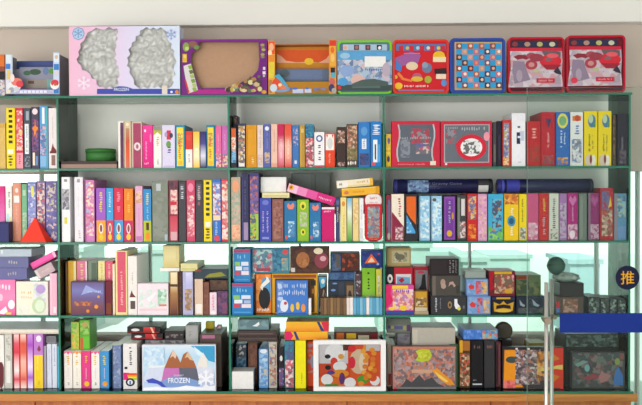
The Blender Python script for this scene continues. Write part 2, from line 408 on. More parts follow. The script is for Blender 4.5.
B(1, 336.5, 346, 127, '3a2a26', 'dark brown spine with blurred pale faces printed at its top', [Np(.1, .6, .9, .92, '5a3a32 c89a88 e3c9b8 3a2a26 8a5a4a', 75), Np(.1, .02, .9, .12, '3a2a26 c8b8b0 8a3a3a', 90)])
B(1, 346.4, 358, 124, '4d4038', 'brown and beige picture spine, right of the dark brown one', [Np(.04, .45, .96, .97, 'c0906a 4d4038 e0c4a8 a8584a 6a5a4a', 75), Np(.04, .16, .96, .45, '6f6246 b0a070 54483a 8a7a4e', 75), Tt(.06, .03, .9, .14, 'efe6e0')])
B(1, 358.4, 370, 122, '2b78c4', 'royal blue spine with a white title running down, dark foot', [El(.5, .8, .3, .1, '5a9ad4'), Rc(.28, .4, .7, .63, 'e9eff5'), Tt(.36, .42, .62, .62, '7a98b8'), Np(.08, .04, .92, .3, '26365e 3a4a78 5a4a78 2b5a98', 80)])
B(1, 370.4, 381.8, 121.5, '1f78c2', 'bright blue spine with white lettering block and white panel', [Tt(.1, .7, .9, .94, 'f3f6f9', 3), Rc(.22, .1, .62, .6, 'eef2f6'), Rc(.36, .16, .5, .5, '2a4a78'), Rc(.66, .1, .86, .5, '58a4da'), Rc(.1, .03, .4, .1, 'd84a5a')])
# right bay
yc = B(1, 385.6, 391.2, 151, 'e9c32c', 'small yellow carton, lower one of a pair by the red picture box', [El(.5, .5, .3, .2, '4a3a5a'), Rc(.1, .8, .9, .95, 'f2da5a')], D=.1, Y=.03)
B(1, 385.6, 391.2, 134, 'e9c948', 'small yellow carton on top of another, by the red picture box', [El(.6, .6, .25, .2, '6a5a9a'), Rc(.1, .05, .9, .2, 'f2da5a')], D=.1, Y=.03, on=yc)
WAV = lambda a, b, s: [(a, .93)] + [(b, .93)] + [(b + s*.03*math.sin(t/6*2*PI), .93 - t/6*.82) for t in range(1, 6)] + [(b, .11), (a, .11)] + [(a - s*.03*math.sin(t/6*2*PI), .11 + t/6*.82) for t in range(1, 6)]
ra = B(1, 391.6, 440, 121, 'c9233f', 'red picture box with grey blister front, left of a red ring box', [Pg('b9bcc2', *WAV(.12, .88, 1)), Pg('5d636f', *WAV(.15, .85, 1)), Np(.4, .5, .78, .84, '5d636f c83048 8a8f9a a83a4a 5d636f 9a3a48', 45), Np(.5, .28, .8, .52, '5d636f 3a5a9a d8c4b8 5d636f c84a5a', 45), Np(.18, .2, .38, .6, '6a707c 8a909a 5d636f', 40), Tt(.17, .6, .82, .66, 'a4a6ac'), Tt(.12, .03, .7, .07, 'e58a96'), Rc(.8, .03, .92, .12, 'e9dcc2')], D=.06, Y=.012, name='picture_box')
rb = B(1, 440.6, 492, 121, 'c9233f', 'red picture box with a red ring round black and white checks', [Pg('a9adb3', (.06, .93), (.96, .93), (.95, .08), (.06, .08)), Pg('666c76', (.08, .91), (.94, .91), (.93, .1), (.08, .1)), Np(.1, .5, .3, .86, '666c76 8a909a b84a58 5a606a', 45), Tt(.4, .78, .88, .88, 'a2a6ac'), Tt(.1, .82, .34, .88, '94989e'), El(.6, .42, .3, .29, 'd3203a'), Pg('d3203a', (.28, .5), (.34, .36), (.4, .5), (.4, .62)), El(.6, .42, .215, .2, 'efefef'), Np(.44, .27, .76, .57, 'efefef 1e1e22 2a2a2e f4f4f4', 60), El(.9, .66, .06, .1, 'ee9aaa'), Rc(.08, .03, .12, .07, 'f3dfe2')], D=.06, Y=.012, name='picture_box')
B(1, 492.6, 496.6, 122, '4a4a50', 'thin dark grey spine right of the two red picture boxes', [Rc(.2, .1, .8, .5, '6a6a64')], Y=.03, name='book', cat='book')
B(1, 497, 502, 121, '2c2436', 'thin near black spine leaning by the red and blue spine', [Rc(.3, .15, .7, .7, '3f3350')], Y=.03, name='book', cat='book')
B(1, 502.4, 511, 120, 'c93226', 'red edged spine with blue and white title picture', [Rc(.12, .1, .8, .94, '7a84a8'), Np(.15, .2, .78, .9, '5a6aa8 d8dde9 8a94b8 c8a84a 3a4a80', 75), Np(.05, .02, .75, .2, 'd8b03a c93226 e9d0b0', 80)], side='2c2436')
B(1, 511.6, 525.6, 113, 'eceaf0', 'tall white game box spine with navy square marks', [Rc(.42, .72, .62, .76, '5a6070'), Rc(.35, .42, .62, .64, '2a3050'), Rc(.6, .48, .9, .66, 'c2c6dc'), Rc(.42, .53, .7, .57, 'dfe2ea'), Tt(.45, .05, .72, .1, 'c0c0c8')])
B(1, 527.4, 540.8, 121, 'c0181f', 'shorter scarlet box seen through the glass door edge', [Np(.1, .1, .9, .45, 'c0181f 8a3a2a a82a28 6a4a3a c82a2a', 60), Tt(.3, .6, .75, .85, 'e9a8a2')], Y=.02)
B(1, 541.2, 555, 112, 'b81426', 'tall dark red box with a violet triangle and pink title', [Pg('4a2a5a', (.3, .88), (.78, .88), (.54, .7)), Tt(.4, .34, .62, .62, 'e8b0b4'), Np(.1, .03, .9, .2, 'a8202c 7a4a50 8a3038 b85a5a', 60)])
B(1, 555.8, 569.6, 112, '2d64b0', 'blue box with round yellow green badge and tan foot', [El(.5, .84, .4, .14, 'e0d35a'), El(.5, .84, .28, .09, '7aa87a'), Tt(.3, .34, .48, .66, 'e6ecf4'), Tt(.56, .4, .72, .62, 'c9d8ec'), Np(.1, .02, .9, .16, 'c8843a e0b070 2d64b0 b0642a', 60)])
B(1, 570.2, 583.2, 112, 'e9e4e4', 'white box with orange banner and blue grey picture', [Rc(.15, .84, .85, .93, 'e0782a'), El(.55, .89, .2, .06, 'c84a2a'), Tt(.3, .58, .75, .76, '5a7ab8'), Np(.1, .06, .9, .5, 'e9e4e4 4a78b0 8a8a98 c8c8d2 5a5a70 e0d8d8', 60)])
YL = lambda: [El(.58, .82, .3, .12, '4a78a0'), El(.5, .86, .18, .08, 'b8c8a8'), El(.78, .75, .1, .05, '5a8a5a'), Tt(.3, .26, .5, .58, '4a4418'), Tt(.56, .26, .72, .56, '5a5220'), El(.35, .1, .3, .11, 'd8c0b0'), El(.7, .1, .2, .1, 'e9ddd0'), El(.5, .12, .1, .08, '8a3a3a')]
B(1, 584, 597.6, 111, 'efcf0e', 'bright yellow game box, left one of a matching pair', YL(), side='d97a1a')
B(1, 598.2, 611.6, 111, 'efcf0e', 'bright yellow game box, right one of a matching pair', YL(), side='d97a1a')
B(1, 612.6, 616, 115, '6a5540', 'narrow brown spine between yellow and black boxes', [Np(.1, .1, .9, .9, '6a5540 8a7050 4a3a30', 60)], Y=.03)
B(1, 617.6, 628, 113.5, '241c2a', 'black plum spine at the right end of its row', [Tt(.3, .3, .6, .55, '8a7a8e'), Np(.15, .04, .85, .3, '241c2a 4a3a4a 6a5a64', 60)])

# ================================================================== SECOND SHELF
B(2, -8, -1, 187, '6a4a7a', 'purple spine cut by the edge of the picture', Y=.065)
nb = B(2, -3, 9, 222, '2b2a5a', 'low navy box in front of the magenta spine', [Rc(.05, .05, .95, .9, '30306a')], D=.05, Y=.008)
B(2, -.6, 5, 186, 'd8328a', 'magenta pink spine at the far left', [Gp(0, 0, 1, 1, 'd8a0c8 e06ab0 d8207a')], Y=.065)
B(2, 5.4, 12, 186, 'f0eee6', 'white and cream spine with tiny yellow and blue marks', [Tt(.4, .6, .8, .9, '7a7a72'), Rc(.1, .2, .5, .5, 'bfe0ee'), Rc(.5, .15, .9, .45, 'f0e6a8')], Y=.065)
B(2, 12.4, 21.2, 182.5, 'e59a80', 'salmon pink spine with white label near its top', [Rc(.15, .66, .85, .78, 'f3ece6'), El(.5, .87, .2, .04, 'f6e4da'), Rc(.8, 0, 1, 1, 'd98a70'), Tt(.35, .12, .6, .6, 'eeb8a4')], Y=.07)
B(2, 21.6, 27, 184, '7ab58a', 'sage green spine behind the red pyramid', [Np(.1, .1, .9, .5, '7ab58a a8c8a0 e0c8c0 8ac09a', 90), Rc(.2, .8, .8, .9, 'bcd8b8')], Y=.07)
B(2, 27.4, 36, 182, '7d86c2', 'periwinkle picture spine behind the red pyramid', [Np(.05, .4, .95, .97, '7d86c2 9aa2d8 6a70b0 e8e2f0 8a94cc', 70), El(.6, .85, .2, .09, 'e9e06a'), Np(.05, 0, .95, .4, 'a05a80 7d86c2 d8c8e0', 70)], Y=.07)
B(2, 36.4, 45.2, 181, '8a6aa0', 'violet spine with cream and red printed patches', [Np(.04, .3, .96, .97, 'f0d8c4 4a3a70 d8383f 8a6aa0 f3e4d6 5a4a80 e9c0b0', 60), Np(.04, 0, .96, .3, '8a6aa0 c84a60 6a5a98', 70)], Y=.07)
B(2, 45.6, 57, 181, '6f66a8', 'broad purple blue picture spine beside the first glass divider', [Np(.04, .5, .96, .97, '6f66a8 e8cfd0 4a4a8a 8a80c0 d8d0a0 7a4a7a', 60), Np(.04, .02, .96, .5, '5a5a9e 4a508e 7a74b4 6a6aae f0d0c8', 60)], Y=.07)
# left bay
B(2, 61.4, 70, 177, 'eeecee', 'white spine with grey photo band and yellow mark', [Np(.05, .5, .95, .82, '9a98a2 6a6a78 c8c8ce 4a4a58 b8b0b4', 70), Rc(.3, .28, .65, .38, 'e0d23a'), Rc(.3, .93, .7, .97, '8a8a90')])
B(2, 74.2, 83, 177, 'ebe7ec', 'plain white spine with faint pink print at foot', [Rc(.3, .92, .68, .97, '9a98a0'), Tt(.35, .05, .75, .18, 'd8b0bc'), Tt(.4, .4, .56, .85, 'd9d4dc')])
B(2, 84.6, 94.4, 180, 'cf7fb8', 'orchid pink spine with swirling cream and blue picture', [Rc(0, 0, .12, 1, 'a84a90'), Np(.12, .1, .96, .97, 'cf7fb8 f3d9b8 d85aa0 9ab8e0 e8a0c8 f0e6c0 c84a6a', 60)])
def pairbox(x0, x1, yt, c1, c2, look, badge, tcol):
    B(2, x0, x1, yt, c1, look, [Rc(0, 0, 1, .4, c2), Tt(.3, .55, .72, .93, tcol), El(.5, .25, .24, .1, 'efe6d8'), El(.5, .25, .14, .07, '8a4a4a'), El(.5, .09, .26, .06, badge)])
pairbox(96, 105.8, 188, 'a05ac0', 'f0a02a', 'short box spine, purple over orange', 'e8c23a', 'e8d84a')
pairbox(106.2, 113.4, 188, '3f9fd8', 'd8324a', 'short box spine, sky blue over red', 'f0c83a', 'c8e0f0')
pairbox(113.8, 123.3, 188, 'd8264a', '3a9ed8', 'short box spine, crimson over blue', 'f0d03a', 'f0a0b0')
pairbox(123.8, 133, 188.5, 'e88420', 'c8246a', 'short box spine, orange over magenta', 'f0c83a', 'f0c04a')
B(2, 135, 142.6, 186, 'e0a8c8', 'pale pink spine with small yellow figures near the top', [Np(.1, .68, .9, .92, 'f0d070 e0a8c8 c88a5a e8c0d8', 80), Tt(.4, .2, .6, .6, 'c87aa8'), Rc(.1, .02, .9, .1, 'c87ab8')])
B(2, 143, 151.4, 189, '2f8ac8', 'short spine, blue over yellow green with orange badge', [Rc(0, 0, 1, .4, 'b8c02a'), Rc(.35, .22, .7, .36, '4a2a1a'), El(.55, .1, .3, .08, 'f08a1a'), Tt(.3, .7, .75, .93, 'e8d84a', 3), Tt(.4, .42, .7, .66, '9acbe8')])
B(2, 152, 168, 181, '7f8678', 'very wide grey box spine with paper label at its top', [Rc(.25, .84, .55, .96, 'b8c0c4'), Np(.03, .02, .97, .8, '7f8678 858b7e 787f72 8c9186', 30), Rc(.8, .02, .96, .12, 'a8bcc4')])
B(2, 168.4, 178, 180.5, '8a2a3a', 'crimson and black picture spine right of the wide grey box', [Np(.04, .78, .96, .98, '5a3a4a 3a3040 7a3a4a', 60), Np(.2, .45, .96, .85, 'e8b8b0 f0d8d0 c84a5a e0a8a0', 60), Rc(.1, .6, .9, .66, 'c8283c'), Gp(.14, .04, .94, .42, 'd86a78 c83a50'), Rc(.2, .02, .9, .16, 'd8a8b0')])
B(2, 178.5, 186, 181, '3e3d42', 'charcoal spine with white title block, left of the rose spine', [Rc(.15, .7, .8, .95, '5a5a62'), Tt(.25, .7, .7, .92, 'd0d0d6')])
B(2, 186.4, 195, 180, 'cf4468', 'rose red picture spine between two charcoal spines', [Np(.08, .08, .92, .75, 'cf4468 f0c8cc e08a98 d85a78 f6e0d8 b83a5a', 65), El(.5, .88, .36, .07, 'ee8aa8')])
B(2, 195.4, 203, 181, '3f3b42', 'charcoal spine with rose title, left of the yellow box', [Rc(.15, .7, .8, .95, '5a545c'), Tt(.25, .68, .7, .92, 'c8b4ba'), Rc(.3, .6, .6, .66, '9a5a68')])
B(2, 203.4, 212, 180, 'f2d71c', 'yellow game box with black squares down its spine', YB)
B(2, 212.4, 221, 179, '2f70c4', 'blue spine with white and red comic picture', [Np(.03, .4, .97, .95, 'e8e6f0 2f70c4 c83a4a f0f0f4 4a80cc d8c0c8', 60), Rc(.05, .34, .95, .42, 'f0d2b0'), Tt(.25, .1, .6, .32, 'a8c4ec'), El(.5, .05, .35, .05, 'd8485a')])
B(2, 221.3, 228.2, 179, 'd03a4c', 'red and white patterned spine left of a divider', [Np(.04, .03, .96, .97, 'd03a4c f3e6e4 e06a74 f0d0b0 c8283c f6eeea', 60)])
# middle bay
B(2, 230.8, 240.6, 177, 'b8a890', 'peach and grey green picture spine right of a divider', [El(.5, .86, .36, .1, 'eca078'), Np(.04, .28, .96, .76, 'b8a890 9ab09a c8b8a0 8aa08e d8a8a0', 60), Np(.04, .04, .96, .26, 'eca880 d89070 f0c0a0', 60)])
B(2, 241.4, 248.8, 173.5, '2a2a52', 'tall navy spine with lilac foot', [Rc(.25, .02, .9, .28, 'a08ab0'), Tt(.35, .35, .65, .9, '5a5a8a'), Rc(0, 0, .12, 1, '4a4a80')])
B(2, 249.2, 259, 172.8, '3a3a70', 'tall navy picture spine with lime green foot', [Np(.05, .4, .95, .95, '3a3a70 5a5a9a b85a5a 4a4a8a d88a5a 6a6ab0 8a5a9a', 65), Rc(.7, .02, .95, .4, 'a0c83a'), Np(.05, .02, .7, .4, 'e0b83a 5aa05a 2a3a80 a0c83a', 65)])
m1 = B(2, 259.6, 271.4, 198, '3a48a8', 'cobalt blue game box spine with pale double title', [Tt(.18, .2, .38, .7, 'c0a8d8'), Tt(.58, .2, .78, .7, 'c0a8d8'), El(.5, .9, .3, .06, '6a74c8'), Rc(.2, .05, .8, .1, '8a90d0')], Y=.012, D=.25)
m2 = B(2, 272, 283.6, 199, '8a5650', 'rusty brown spine with mottled print', [Np(.1, .05, .9, .95, '8a5650 9a6a60 7a4640 a87a6a 94584e', 60)], Y=.012, D=.25)
SEA = lambda: [Pg('e8806a', (.3, .96), (.5, .9), (.75, .97), (.85, .88), (.7, .8), (.35, .8), (.2, .88)), Np(.3, .1, .85, .5, '2a7ab0 a8cfe0 1f689c d8e4ec 3a88bc', 60), El(.15, .1, .1, .05, 'd85a4a')]
m3 = B(2, 284.2, 296.6, 201, '2272a8', 'sea blue box with coral shape on top, left of the lime box', SEA(), Y=.012, D=.25)
m4 = B(2, 297, 309, 199.6, '8ab82a', 'lime green box with yellow discs between two sea blue boxes', [El(.5, .86, .28, .1, 'e0d83a'), El(.5, .84, .12, .05, '4a5a1a'), Np(.2, .35, .85, .7, '8ab82a c8c8b0 a8c86a b0b0a0', 60), El(.5, .22, .22, .08, 'e0d83a'), El(.5, .22, .09, .04, '3a3a1a')], Y=.012, D=.25)
m5 = B(2, 309.4, 321, 202.6, '2272a8', 'sea blue box with coral shape on top, right of the lime box', SEA(), Y=.012, D=.25)
m6 = B(2, 321.5, 334.8, 207, 'cc0a6a', 'hot magenta game box spine with white title line at its top', [Rc(0, .94, 1, 1, 'f0e4ea'), Tt(.15, .84, .85, .91, 'f4b8d4')], Y=.012, D=.25)
B(2, 335.4, 340, 198, '38406a', 'narrow navy spine with yellow title', [Tt(.25, .45, .75, .8, 'd8c03a'), Rc(.1, .85, .9, .95, '5a6490')], Y=.012, D=.25)
m7 = B(2, 340.4, 346.6, 197.5, 'efd98a', 'cream yellow spine with orange dot', [El(.5, .86, .3, .06, 'e08a3a'), Tt(.3, .1, .7, .6, 'd8b85a')], Y=.012, D=.25)
B(2, 347, 352.2, 198, '8ac0d8', 'pale spine blending from sky blue to green', [Gp(0, 0, 1, 1, '4a9a3a a8c87a e8ecd8 6ab4d8')], Y=.012, D=.25)
m8 = B(2, 352.6, 358.8, 198, 'ecd08a', 'straw yellow spine with tan figures', [Np(.1, .4, .9, .9, 'ecd08a d8a86a f0dca8 e0b87a', 70)], Y=.012, D=.25)
B(2, 359.2, 363.6, 198, 'eeeef0', 'narrow white spine left of the blister pack', [Tt(.3, .5, .7, .85, 'a8b0bc'), Rc(.1, .05, .9, .3, 'd8d8d8')], Y=.012, D=.25)
# right bay
B(2, 385.6, 391, 195, '8a2440', 'thin wine red spine right of a divider', [Rc(.5, .1, .95, .9, '5a6a90'), Rc(.1, .3, .45, .8, 'a83a58'), El(.6, .1, .3, .08, 'a8a890')])
B(2, 391.4, 404.2, 194, 'efe2d0', 'cream spine cut across by a maroon corner', [Pg('8a1f40', (0, 0), (1, 0), (1, .3), (.55, .45), (.1, .6), (0, .62)), Np(.3, .03, .9, .3, 'e8dcd8 8a1f40 d8c0c4 a83a58', 70), Tt(.5, .5, .8, .92, 'b83a5a', 4)])
B(2, 405, 417.4, 194, '2a2a30', 'black spine with orange panel and blue wedge', [Pg('e2641a', (.1, .95), (.9, .95), (.9, .35), (.4, .5), (.1, .62)), Pg('4aa0d8', (.1, .56), (.85, .2), (.85, .16), (.1, .16)), Np(.1, .17, .5, .4, '4aa0d8 a8d8f0 3a80c0', 70)])
CL = lambda: [Np(.05, .05, .95, .95, '8ac4e4 b8dcf0 6ab0dc d8ecf4 f0f0e8 9acbe8', 60), Rc(0, 0, .08, 1, '6a8aa0')]
B(2, 419, 430, 196, '8ac4e4', 'cloud blue spine, left of two alike, right of the black and orange spine', CL())
B(2, 431, 442, 196, '9ac8e4', 'cloud blue spine, right of two alike, left of the framed purple spine', CL() + [El(.3, .92, .2, .04, '5a5a5a')])
B(2, 442.8, 456, 195.5, '1c1620', 'purple spine in a black frame with pale green title', [Rc(.08, .02, .94, .98, '8a4aa8'), Rc(.2, .06, .82, .92, '74389a'), Tt(.4, .35, .62, .88, 'a8b8b0', 7), El(.5, .16, .22, .07, 'd8a82a'), El(.76, .55, .08, .08, 'c89a3a')])
B(2, 456.8, 466.6, 195, '3f4040', 'dark grey spine with white panel and red specks', [Rc(.45, .55, .85, .92, 'd8d4d4'), Np(.1, .05, .9, .42, '4a4a4a d8c8c4 b8303a 6a6a6a e8e0dc', 70), Rc(.05, .1, .3, .95, '7a8078')])
B(2, 467.2, 477.4, 194, 'c8242a', 'scarlet spine with yellow and blue comic picture', [Np(.1, .45, .9, .96, 'd8a85a 4a5a98 c8242a e8c88a 8a3a3a 6a7ab0', 65), Np(.1, .05, .9, .35, 'e06a1a c8242a f0a03a a82030', 65)])
B(2, 477.8, 487.2, 194, 'd49ac0', 'pink mauve spine with soft curls', [Np(.05, .05, .95, .95, 'd49ac0 e8b8d0 c080a8 d8b090 e0a0c8', 60)])
B(2, 488, 503.4, 194, '3fa8d0', 'wide turquoise spine with green ground and dark figures', [Rc(0, 0, 1, .3, '6ab84a'), Np(.25, .2, .9, .9, '3a4a8a 3fa8d0 c8884a 4a3a40 5ac0d8 2a5a9a', 50), Np(.05, .03, .95, .2, '6ab84a 3a6ab8 9ad05a', 60)])
B(2, 504.2, 518.6, 194, 'ecc41e', 'wide yellow spine with orange faces at top and white title', [Np(0, .78, 1, 1, 'c8642a e8943a 8a4a2a f0b85a', 60), Tt(.4, .1, .66, .7, 'f0ead0'), El(.5, .42, .3, .12, '4a90b0'), El(.5, .42, .18, .07, '2a5a80')])
B(2, 519, 526.8, 194, 'e6cf22', 'yellow spine with dark title at the glass door edge', [Tt(.3, .4, .6, .9, '5a5a2a'), Np(.1, .03, .9, .28, 'd8d8c8 5a5a50 a8a890', 70)])
B(2, 527.6, 538.6, 193.5, 'c8507e', 'dusty rose spine with pale foot', [Np(.05, .02, .95, .38, 'd8b0c0 c8507e e0c8d0 c890a8', 60)])
B(2, 539, 548.8, 193.5, 'c02424', 'red spine with yellow title', [Tt(.35, .62, .7, .9, 'd8b84a'), Tt(.3, .12, .7, .5, '9ab0b8')])
B(2, 549.2, 558.8, 193.5, 'd2cfc4', 'off white spine with dark title', [Tt(.3, .25, .7, .9, '4a4a54'), Np(.1, .03, .9, .24, 'd2cfc4 6a6a60 a89a8a', 60)])
B(2, 559.2, 567, 193.5, 'a070a8', 'lavender purple spine, narrower than the magenta one', [Np(.05, .05, .95, .8, 'a070a8 c0a0c0 8a5a98 b8b0b8', 60)])
B(2, 567.4, 578, 193, 'a81e72', 'magenta purple spine with heart shape and white disc', [Pg('c870a8', (.5, .72), (.9, .86), (.72, .95), (.5, .88), (.28, .95), (.1, .86)), Tt(.4, .4, .6, .7, 'd8a0c4'), Np(.02, .02, .98, .34, 'c8a0b8 a81e72 d8b8c8', 60), El(.45, .12, .28, .09, 'e8d0dc')])
B(2, 579, 587, 193.5, '6c746c', 'grey green spine between magenta and plum', [Rc(.1, .05, .5, .95, '7c847c')])
B(2, 588, 599.4, 193, '8a2a68', 'plum spine with heart shape and pink foot', [Pg('a8508a', (.6, .72), (.95, .86), (.8, .95), (.6, .88), (.4, .95), (.2, .86)), Np(.02, .02, .98, .34, 'b890a8 8a2a68 c8a8b8', 60), Rc(0, 0, .2, 1, '7a6a78')])
B(2, 600.2, 613.4, 188, 'a8242e', 'tall red picture box, right of the plum spine', [Np(.1, .08, .95, .6, 'a89080 6a3a30 c8b8a0 a8242e 8a6a5a', 50), Np(.1, .6, .7, .95, '4a5a8a a8242e 6a6a90', 60), Pg('e0b030', (.6, .62), (.9, .66), (.8, .85))], Y=.008)
B(2, 614, 626.6, 193.5, '5a86a8', 'slate blue spine at the right end of its row', [Rc(0, 0, .22, 1, '8a7a80'), Np(.25, .5, .95, .95, '5a86a8 8ab0c8 3a5a80 a8b090', 55), Rc(.3, .05, .9, .3, '6a8ab8')])
# ================================================================== THIRD SHELF
def flat(row, x0, x1, yt, c, look, art=(), on=None, lv=.45, lidc=None, **k):
    return B(row, x0, x1, yt, c, look, art, name='flat_box', on=on, lid=(lidc, lv) if lidc else None, **k)
pk = B(3, -4, 15.4, 279.5, 'e87ab0', 'pink square box with white flower print', [Gp(0, 0, 1, 1, 'e8609c ee90bc e87ab0'), Tt(.1, .7, .8, .88, 'f8e0ec'), El(.8, .3, .18, .13, 'faf0f4'), Pg('faf0f4', (.05, .05), (.5, .25), (.6, .1), (.4, .02)), El(.25, .5, .1, .1, 'f6c8de'), Rc(.5, .02, .8, .08, 'e8d05a')], D=.2, Y=.01)
f1 = flat(3, -12, 27, 268, '6a6a9c', 'lowest of three flat slate boxes stacked on the pink box', [Tt(.5, .3, .75, .7, 'a8a0a0')], on=pk, D=.2, Y=.01, ym=272)
f2 = flat(3, -12, 28.4, 256.8, '6a6c98', 'middle flat slate box of the stack on the pink box', [Tt(.5, .3, .75, .7, 'b0aaa4')], on=f1, D=.2, Y=.01, ym=262)
f3 = flat(3, -12, 31.4, 249.2, 'b4c0cc', 'pale grey topmost flat box of the stack on the pink box', [Rc(.3, .4, .34, .9, 'd8e0e0')], on=f2, D=.2, Y=.01, ym=253)
B(3, 16, 48, 281.5, 'ece6dc', 'cream puzzle box with lilac and green print', [Gp(.02, .02, .6, .95, 'e8f0d8 f0ead8 f2e6d0'), Np(.55, .3, .95, .95, 'e8e0ea d8d0e4 c8c0e0 e4ecd8 d0e0c0', 45), El(.78, .78, .15, .14, 'b89ad0'), Tt(.15, .62, .5, .74, 'e8c898'), Tt(.15, .48, .5, .58, 'e8d0a8'), El(.72, .28, .22, .24, 'c8d8b0'), El(.75, .28, .15, .18, 'dcead0'), Np(.05, .05, .4, .3, 'ece6dc d8e0d0 f0eee0', 45)], D=.05, Y=.008)
B(3, 49.4, 57, 273.4, 'efb4ca', 'pale pink upright spine by a glass divider', [Rc(.1, 0, .3, 1, 'f4c8d8'), Rc(.5, .05, .9, .2, 'f8e0e8')], D=.2, Y=.008)
# left bay, back row then front
B(3, 65.4, 67.8, 262, '7a5a3a', 'brown spine hidden in part behind the dusk picture box', [Rc(.3, .4, .9, .95, '8e6c44')], Y=.07)
B(3, 68, 76.4, 261, 'dda82c', 'mustard yellow spine behind the dusk picture box', [Rc(.7, 0, 1, 1, 'e8d8a0')], Y=.07)
B(3, 76.8, 87.4, 261, 'e07a9a', 'pink spine with cream title behind the dusk picture box', [Tt(.3, .5, .65, .95, 'f0dc8a'), Rc(.85, 0, 1, 1, 'f0dce0')], Y=.07)
B(3, 88, 97.6, 261, '7f8c78', 'grey green spine behind the dusk picture box', [Rc(.35, .05, .95, .97, '5a6a58')], Y=.07)
B(3, 98, 105, 261, 'eee0a0', 'cream spine with yellow title behind the dusk picture box', [Tt(.35, .5, .75, .95, 'd8b83a')], Y=.07)
B(3, 105.4, 113, 261, 'e2607c', 'rose spine with pale title behind the dark maroon box', [Tt(.3, .5, .7, .95, 'f0c8b8')], Y=.07)
B(3, 70.6, 105, 281.5, '5a4468', 'dusk purple picture box with blue sky and orange lights', [Gp(.03, .03, .97, .97, '6a3f4a 7a4a58 6a5a8c 7a78b4 6a5a8a'), Pg('9aa4d8', (.3, .6), (.62, .7), (.97, .64), (.6, .82), (.45, .9)), Np(.1, .28, .6, .4, '7a4a58 d8843a 7a5060 c8743a', 60), El(.75, .25, .06, .06, 'e8943a'), El(.5, .12, .05, .05, 'd8843a'), El(.82, .55, .04, .04, 'e0a050'), Tt(.5, .66, .9, .74, 'b8c0e8')], D=.05, Y=.008, side='3a1420')
B(3, 105.3, 112, 281.5, '6a0f2a', 'dark maroon box end beside the dusk picture box', [Rc(.1, .02, .9, .35, '7a3a1a')], D=.05, Y=.012)
B(3, 112.4, 115, 264, 'f0dcc0', 'very thin cream spine left of the tall red book', [Rc(.2, .1, .8, .9, 'f4e8d4')], Y=.02, name='book', cat='book')
B(3, 115.3, 127.2, 250.8, 'f0dc9c', 'tall red spine in a cream border with pale title', [Rc(.14, .04, .9, .99, 'd8566e'), Tt(.4, .15, .66, .68, 'f0b8b0')], Y=.01)
B(3, 127.7, 137, 256, 'ece6e0', 'tall white spine with dark brown figure near its foot', [Tt(.4, .52, .6, .72, 'b8b0aa'), Pg('6a3528', (.15, .3), (.4, .42), (.55, .36), (.9, .3)), Rc(.25, .1, .8, .24, '5a4a4a'), Rc(.2, .24, .9, .3, 'f4f0ec')], Y=.01)
B(3, 128, 135.2, 247, '332622', 'dark brown top of a box behind the tall white spine', [], Y=.285, D=.012)
B(3, 137.4, 168.4, 283.5, 'eedfe8', 'pale lilac box with soft green print, right of the tall white spine', [Np(.04, .25, .6, .8, 'e0ece4 d0e8dc eedfe8 c8e0d4 e8d8e4', 45), Np(.66, .3, .95, .82, '8ac0a0 c8e0d0 a8d0b8 e8eee8 6aa884', 45), Rc(.05, .14, .95, .2, 'f0c8cc'), Rc(.7, .28, .95, .34, 'd87a6a'), Pg('f6eef4', (.3, .5), (.6, .75), (.62, .7), (.4, .4))], D=.06, Y=.008)
u1 = B(3, 169.4, 178.4, 272, '8a5a34', 'bronze brown box with bright top patch', [Gp(.1, 0, .9, 1, '5a2a2a 8a5a3a a87a4a e8d0a0 f0e0b8'), Rc(0, .66, 1, .72, '4a3020')], Y=.012)
u2 = B(3, 178.8, 182.2, 271.5, '3a2018', 'thin dark brown spine', [Np(.1, .1, .9, .9, '3a2018 5a3420 2a1814', 80)], Y=.012)
u3 = B(3, 182.6, 193, 271.5, 'b4b0d4', 'lavender spine with tan picture', [Gp(.3, .4, .95, .98, 'c8c4e0 b4b4e0 d8d4f0'), Np(.2, .1, .95, .6, 'a8845a b4b0d4 8a6a4a c8a070', 55)], Y=.012)
u4 = B(3, 194.6, 203, 279, 'dcbfa8', 'beige spine under the dark teal flat box', [Rc(.1, .03, .9, .3, 'f0e6e0')], Y=.012)
u5 = B(3, 203.4, 209.2, 282, '7a4a3a', 'russet brown spine under the dark teal flat box', [Np(.1, .1, .9, .9, '7a4a3a 8a5a48 6a3a30', 60)], Y=.014)
u6 = B(3, 209.6, 216.8, 292.5, 'ecd4e0', 'short pale pink spine with rose marks', [Tt(.3, .2, .7, .9, 'd86a8a'), Rc(.1, .02, .9, .15, 'f4ecf0')], Y=.012)
u7 = B(3, 217.2, 228, 291, '55385c', 'short dark violet box with printed picture', [Np(.05, .05, .95, .95, '55385c 6a4a78 3f2a48 8a4a6a', 55)], Y=.012)
u8 = B(3, 209.6, 228.2, 279.8, '4a3228', 'dark brown box lying on the short pink and violet spines', [Np(.02, .05, .98, .9, '4a3228 5a3e2e 3a2620 6a4a34', 50)], on=[u6, u7], Y=.03, D=.22)
flat(3, 194, 228.2, 269, '2c3c48', 'dark teal flat box with olive patch across the short spines', [Pg('8a8a2a', (.3, .1), (.45, .5), (.8, .7), (.95, .3), (.7, .15)), Rc(.02, .75, .2, .95, '8a3a30')], on=[u4, u5, u8], Y=.02, D=.24, ym=274)
sl = flat(3, 160, 179.5, 268, 'eeece4', 'thin white slab under the cream carton', [], on=u1, Y=.03, D=.2, ym=270)
B(3, 163, 179.3, 245.5, 'd8c88a', 'cream carton standing on the thin white slab', [Gp(.05, .03, .8, .97, 'd0bc7a e0d49c dccc90')], on=sl, Y=.04, D=.15)
flat(3, 180.4, 197.6, 263.5, 'ddd49a', 'cream flat box beside the carton, on the lavender spine', [Rc(.05, .1, .95, .4, 'c8c480')], on=[u2, u3], Y=.02, D=.22, ym=267)
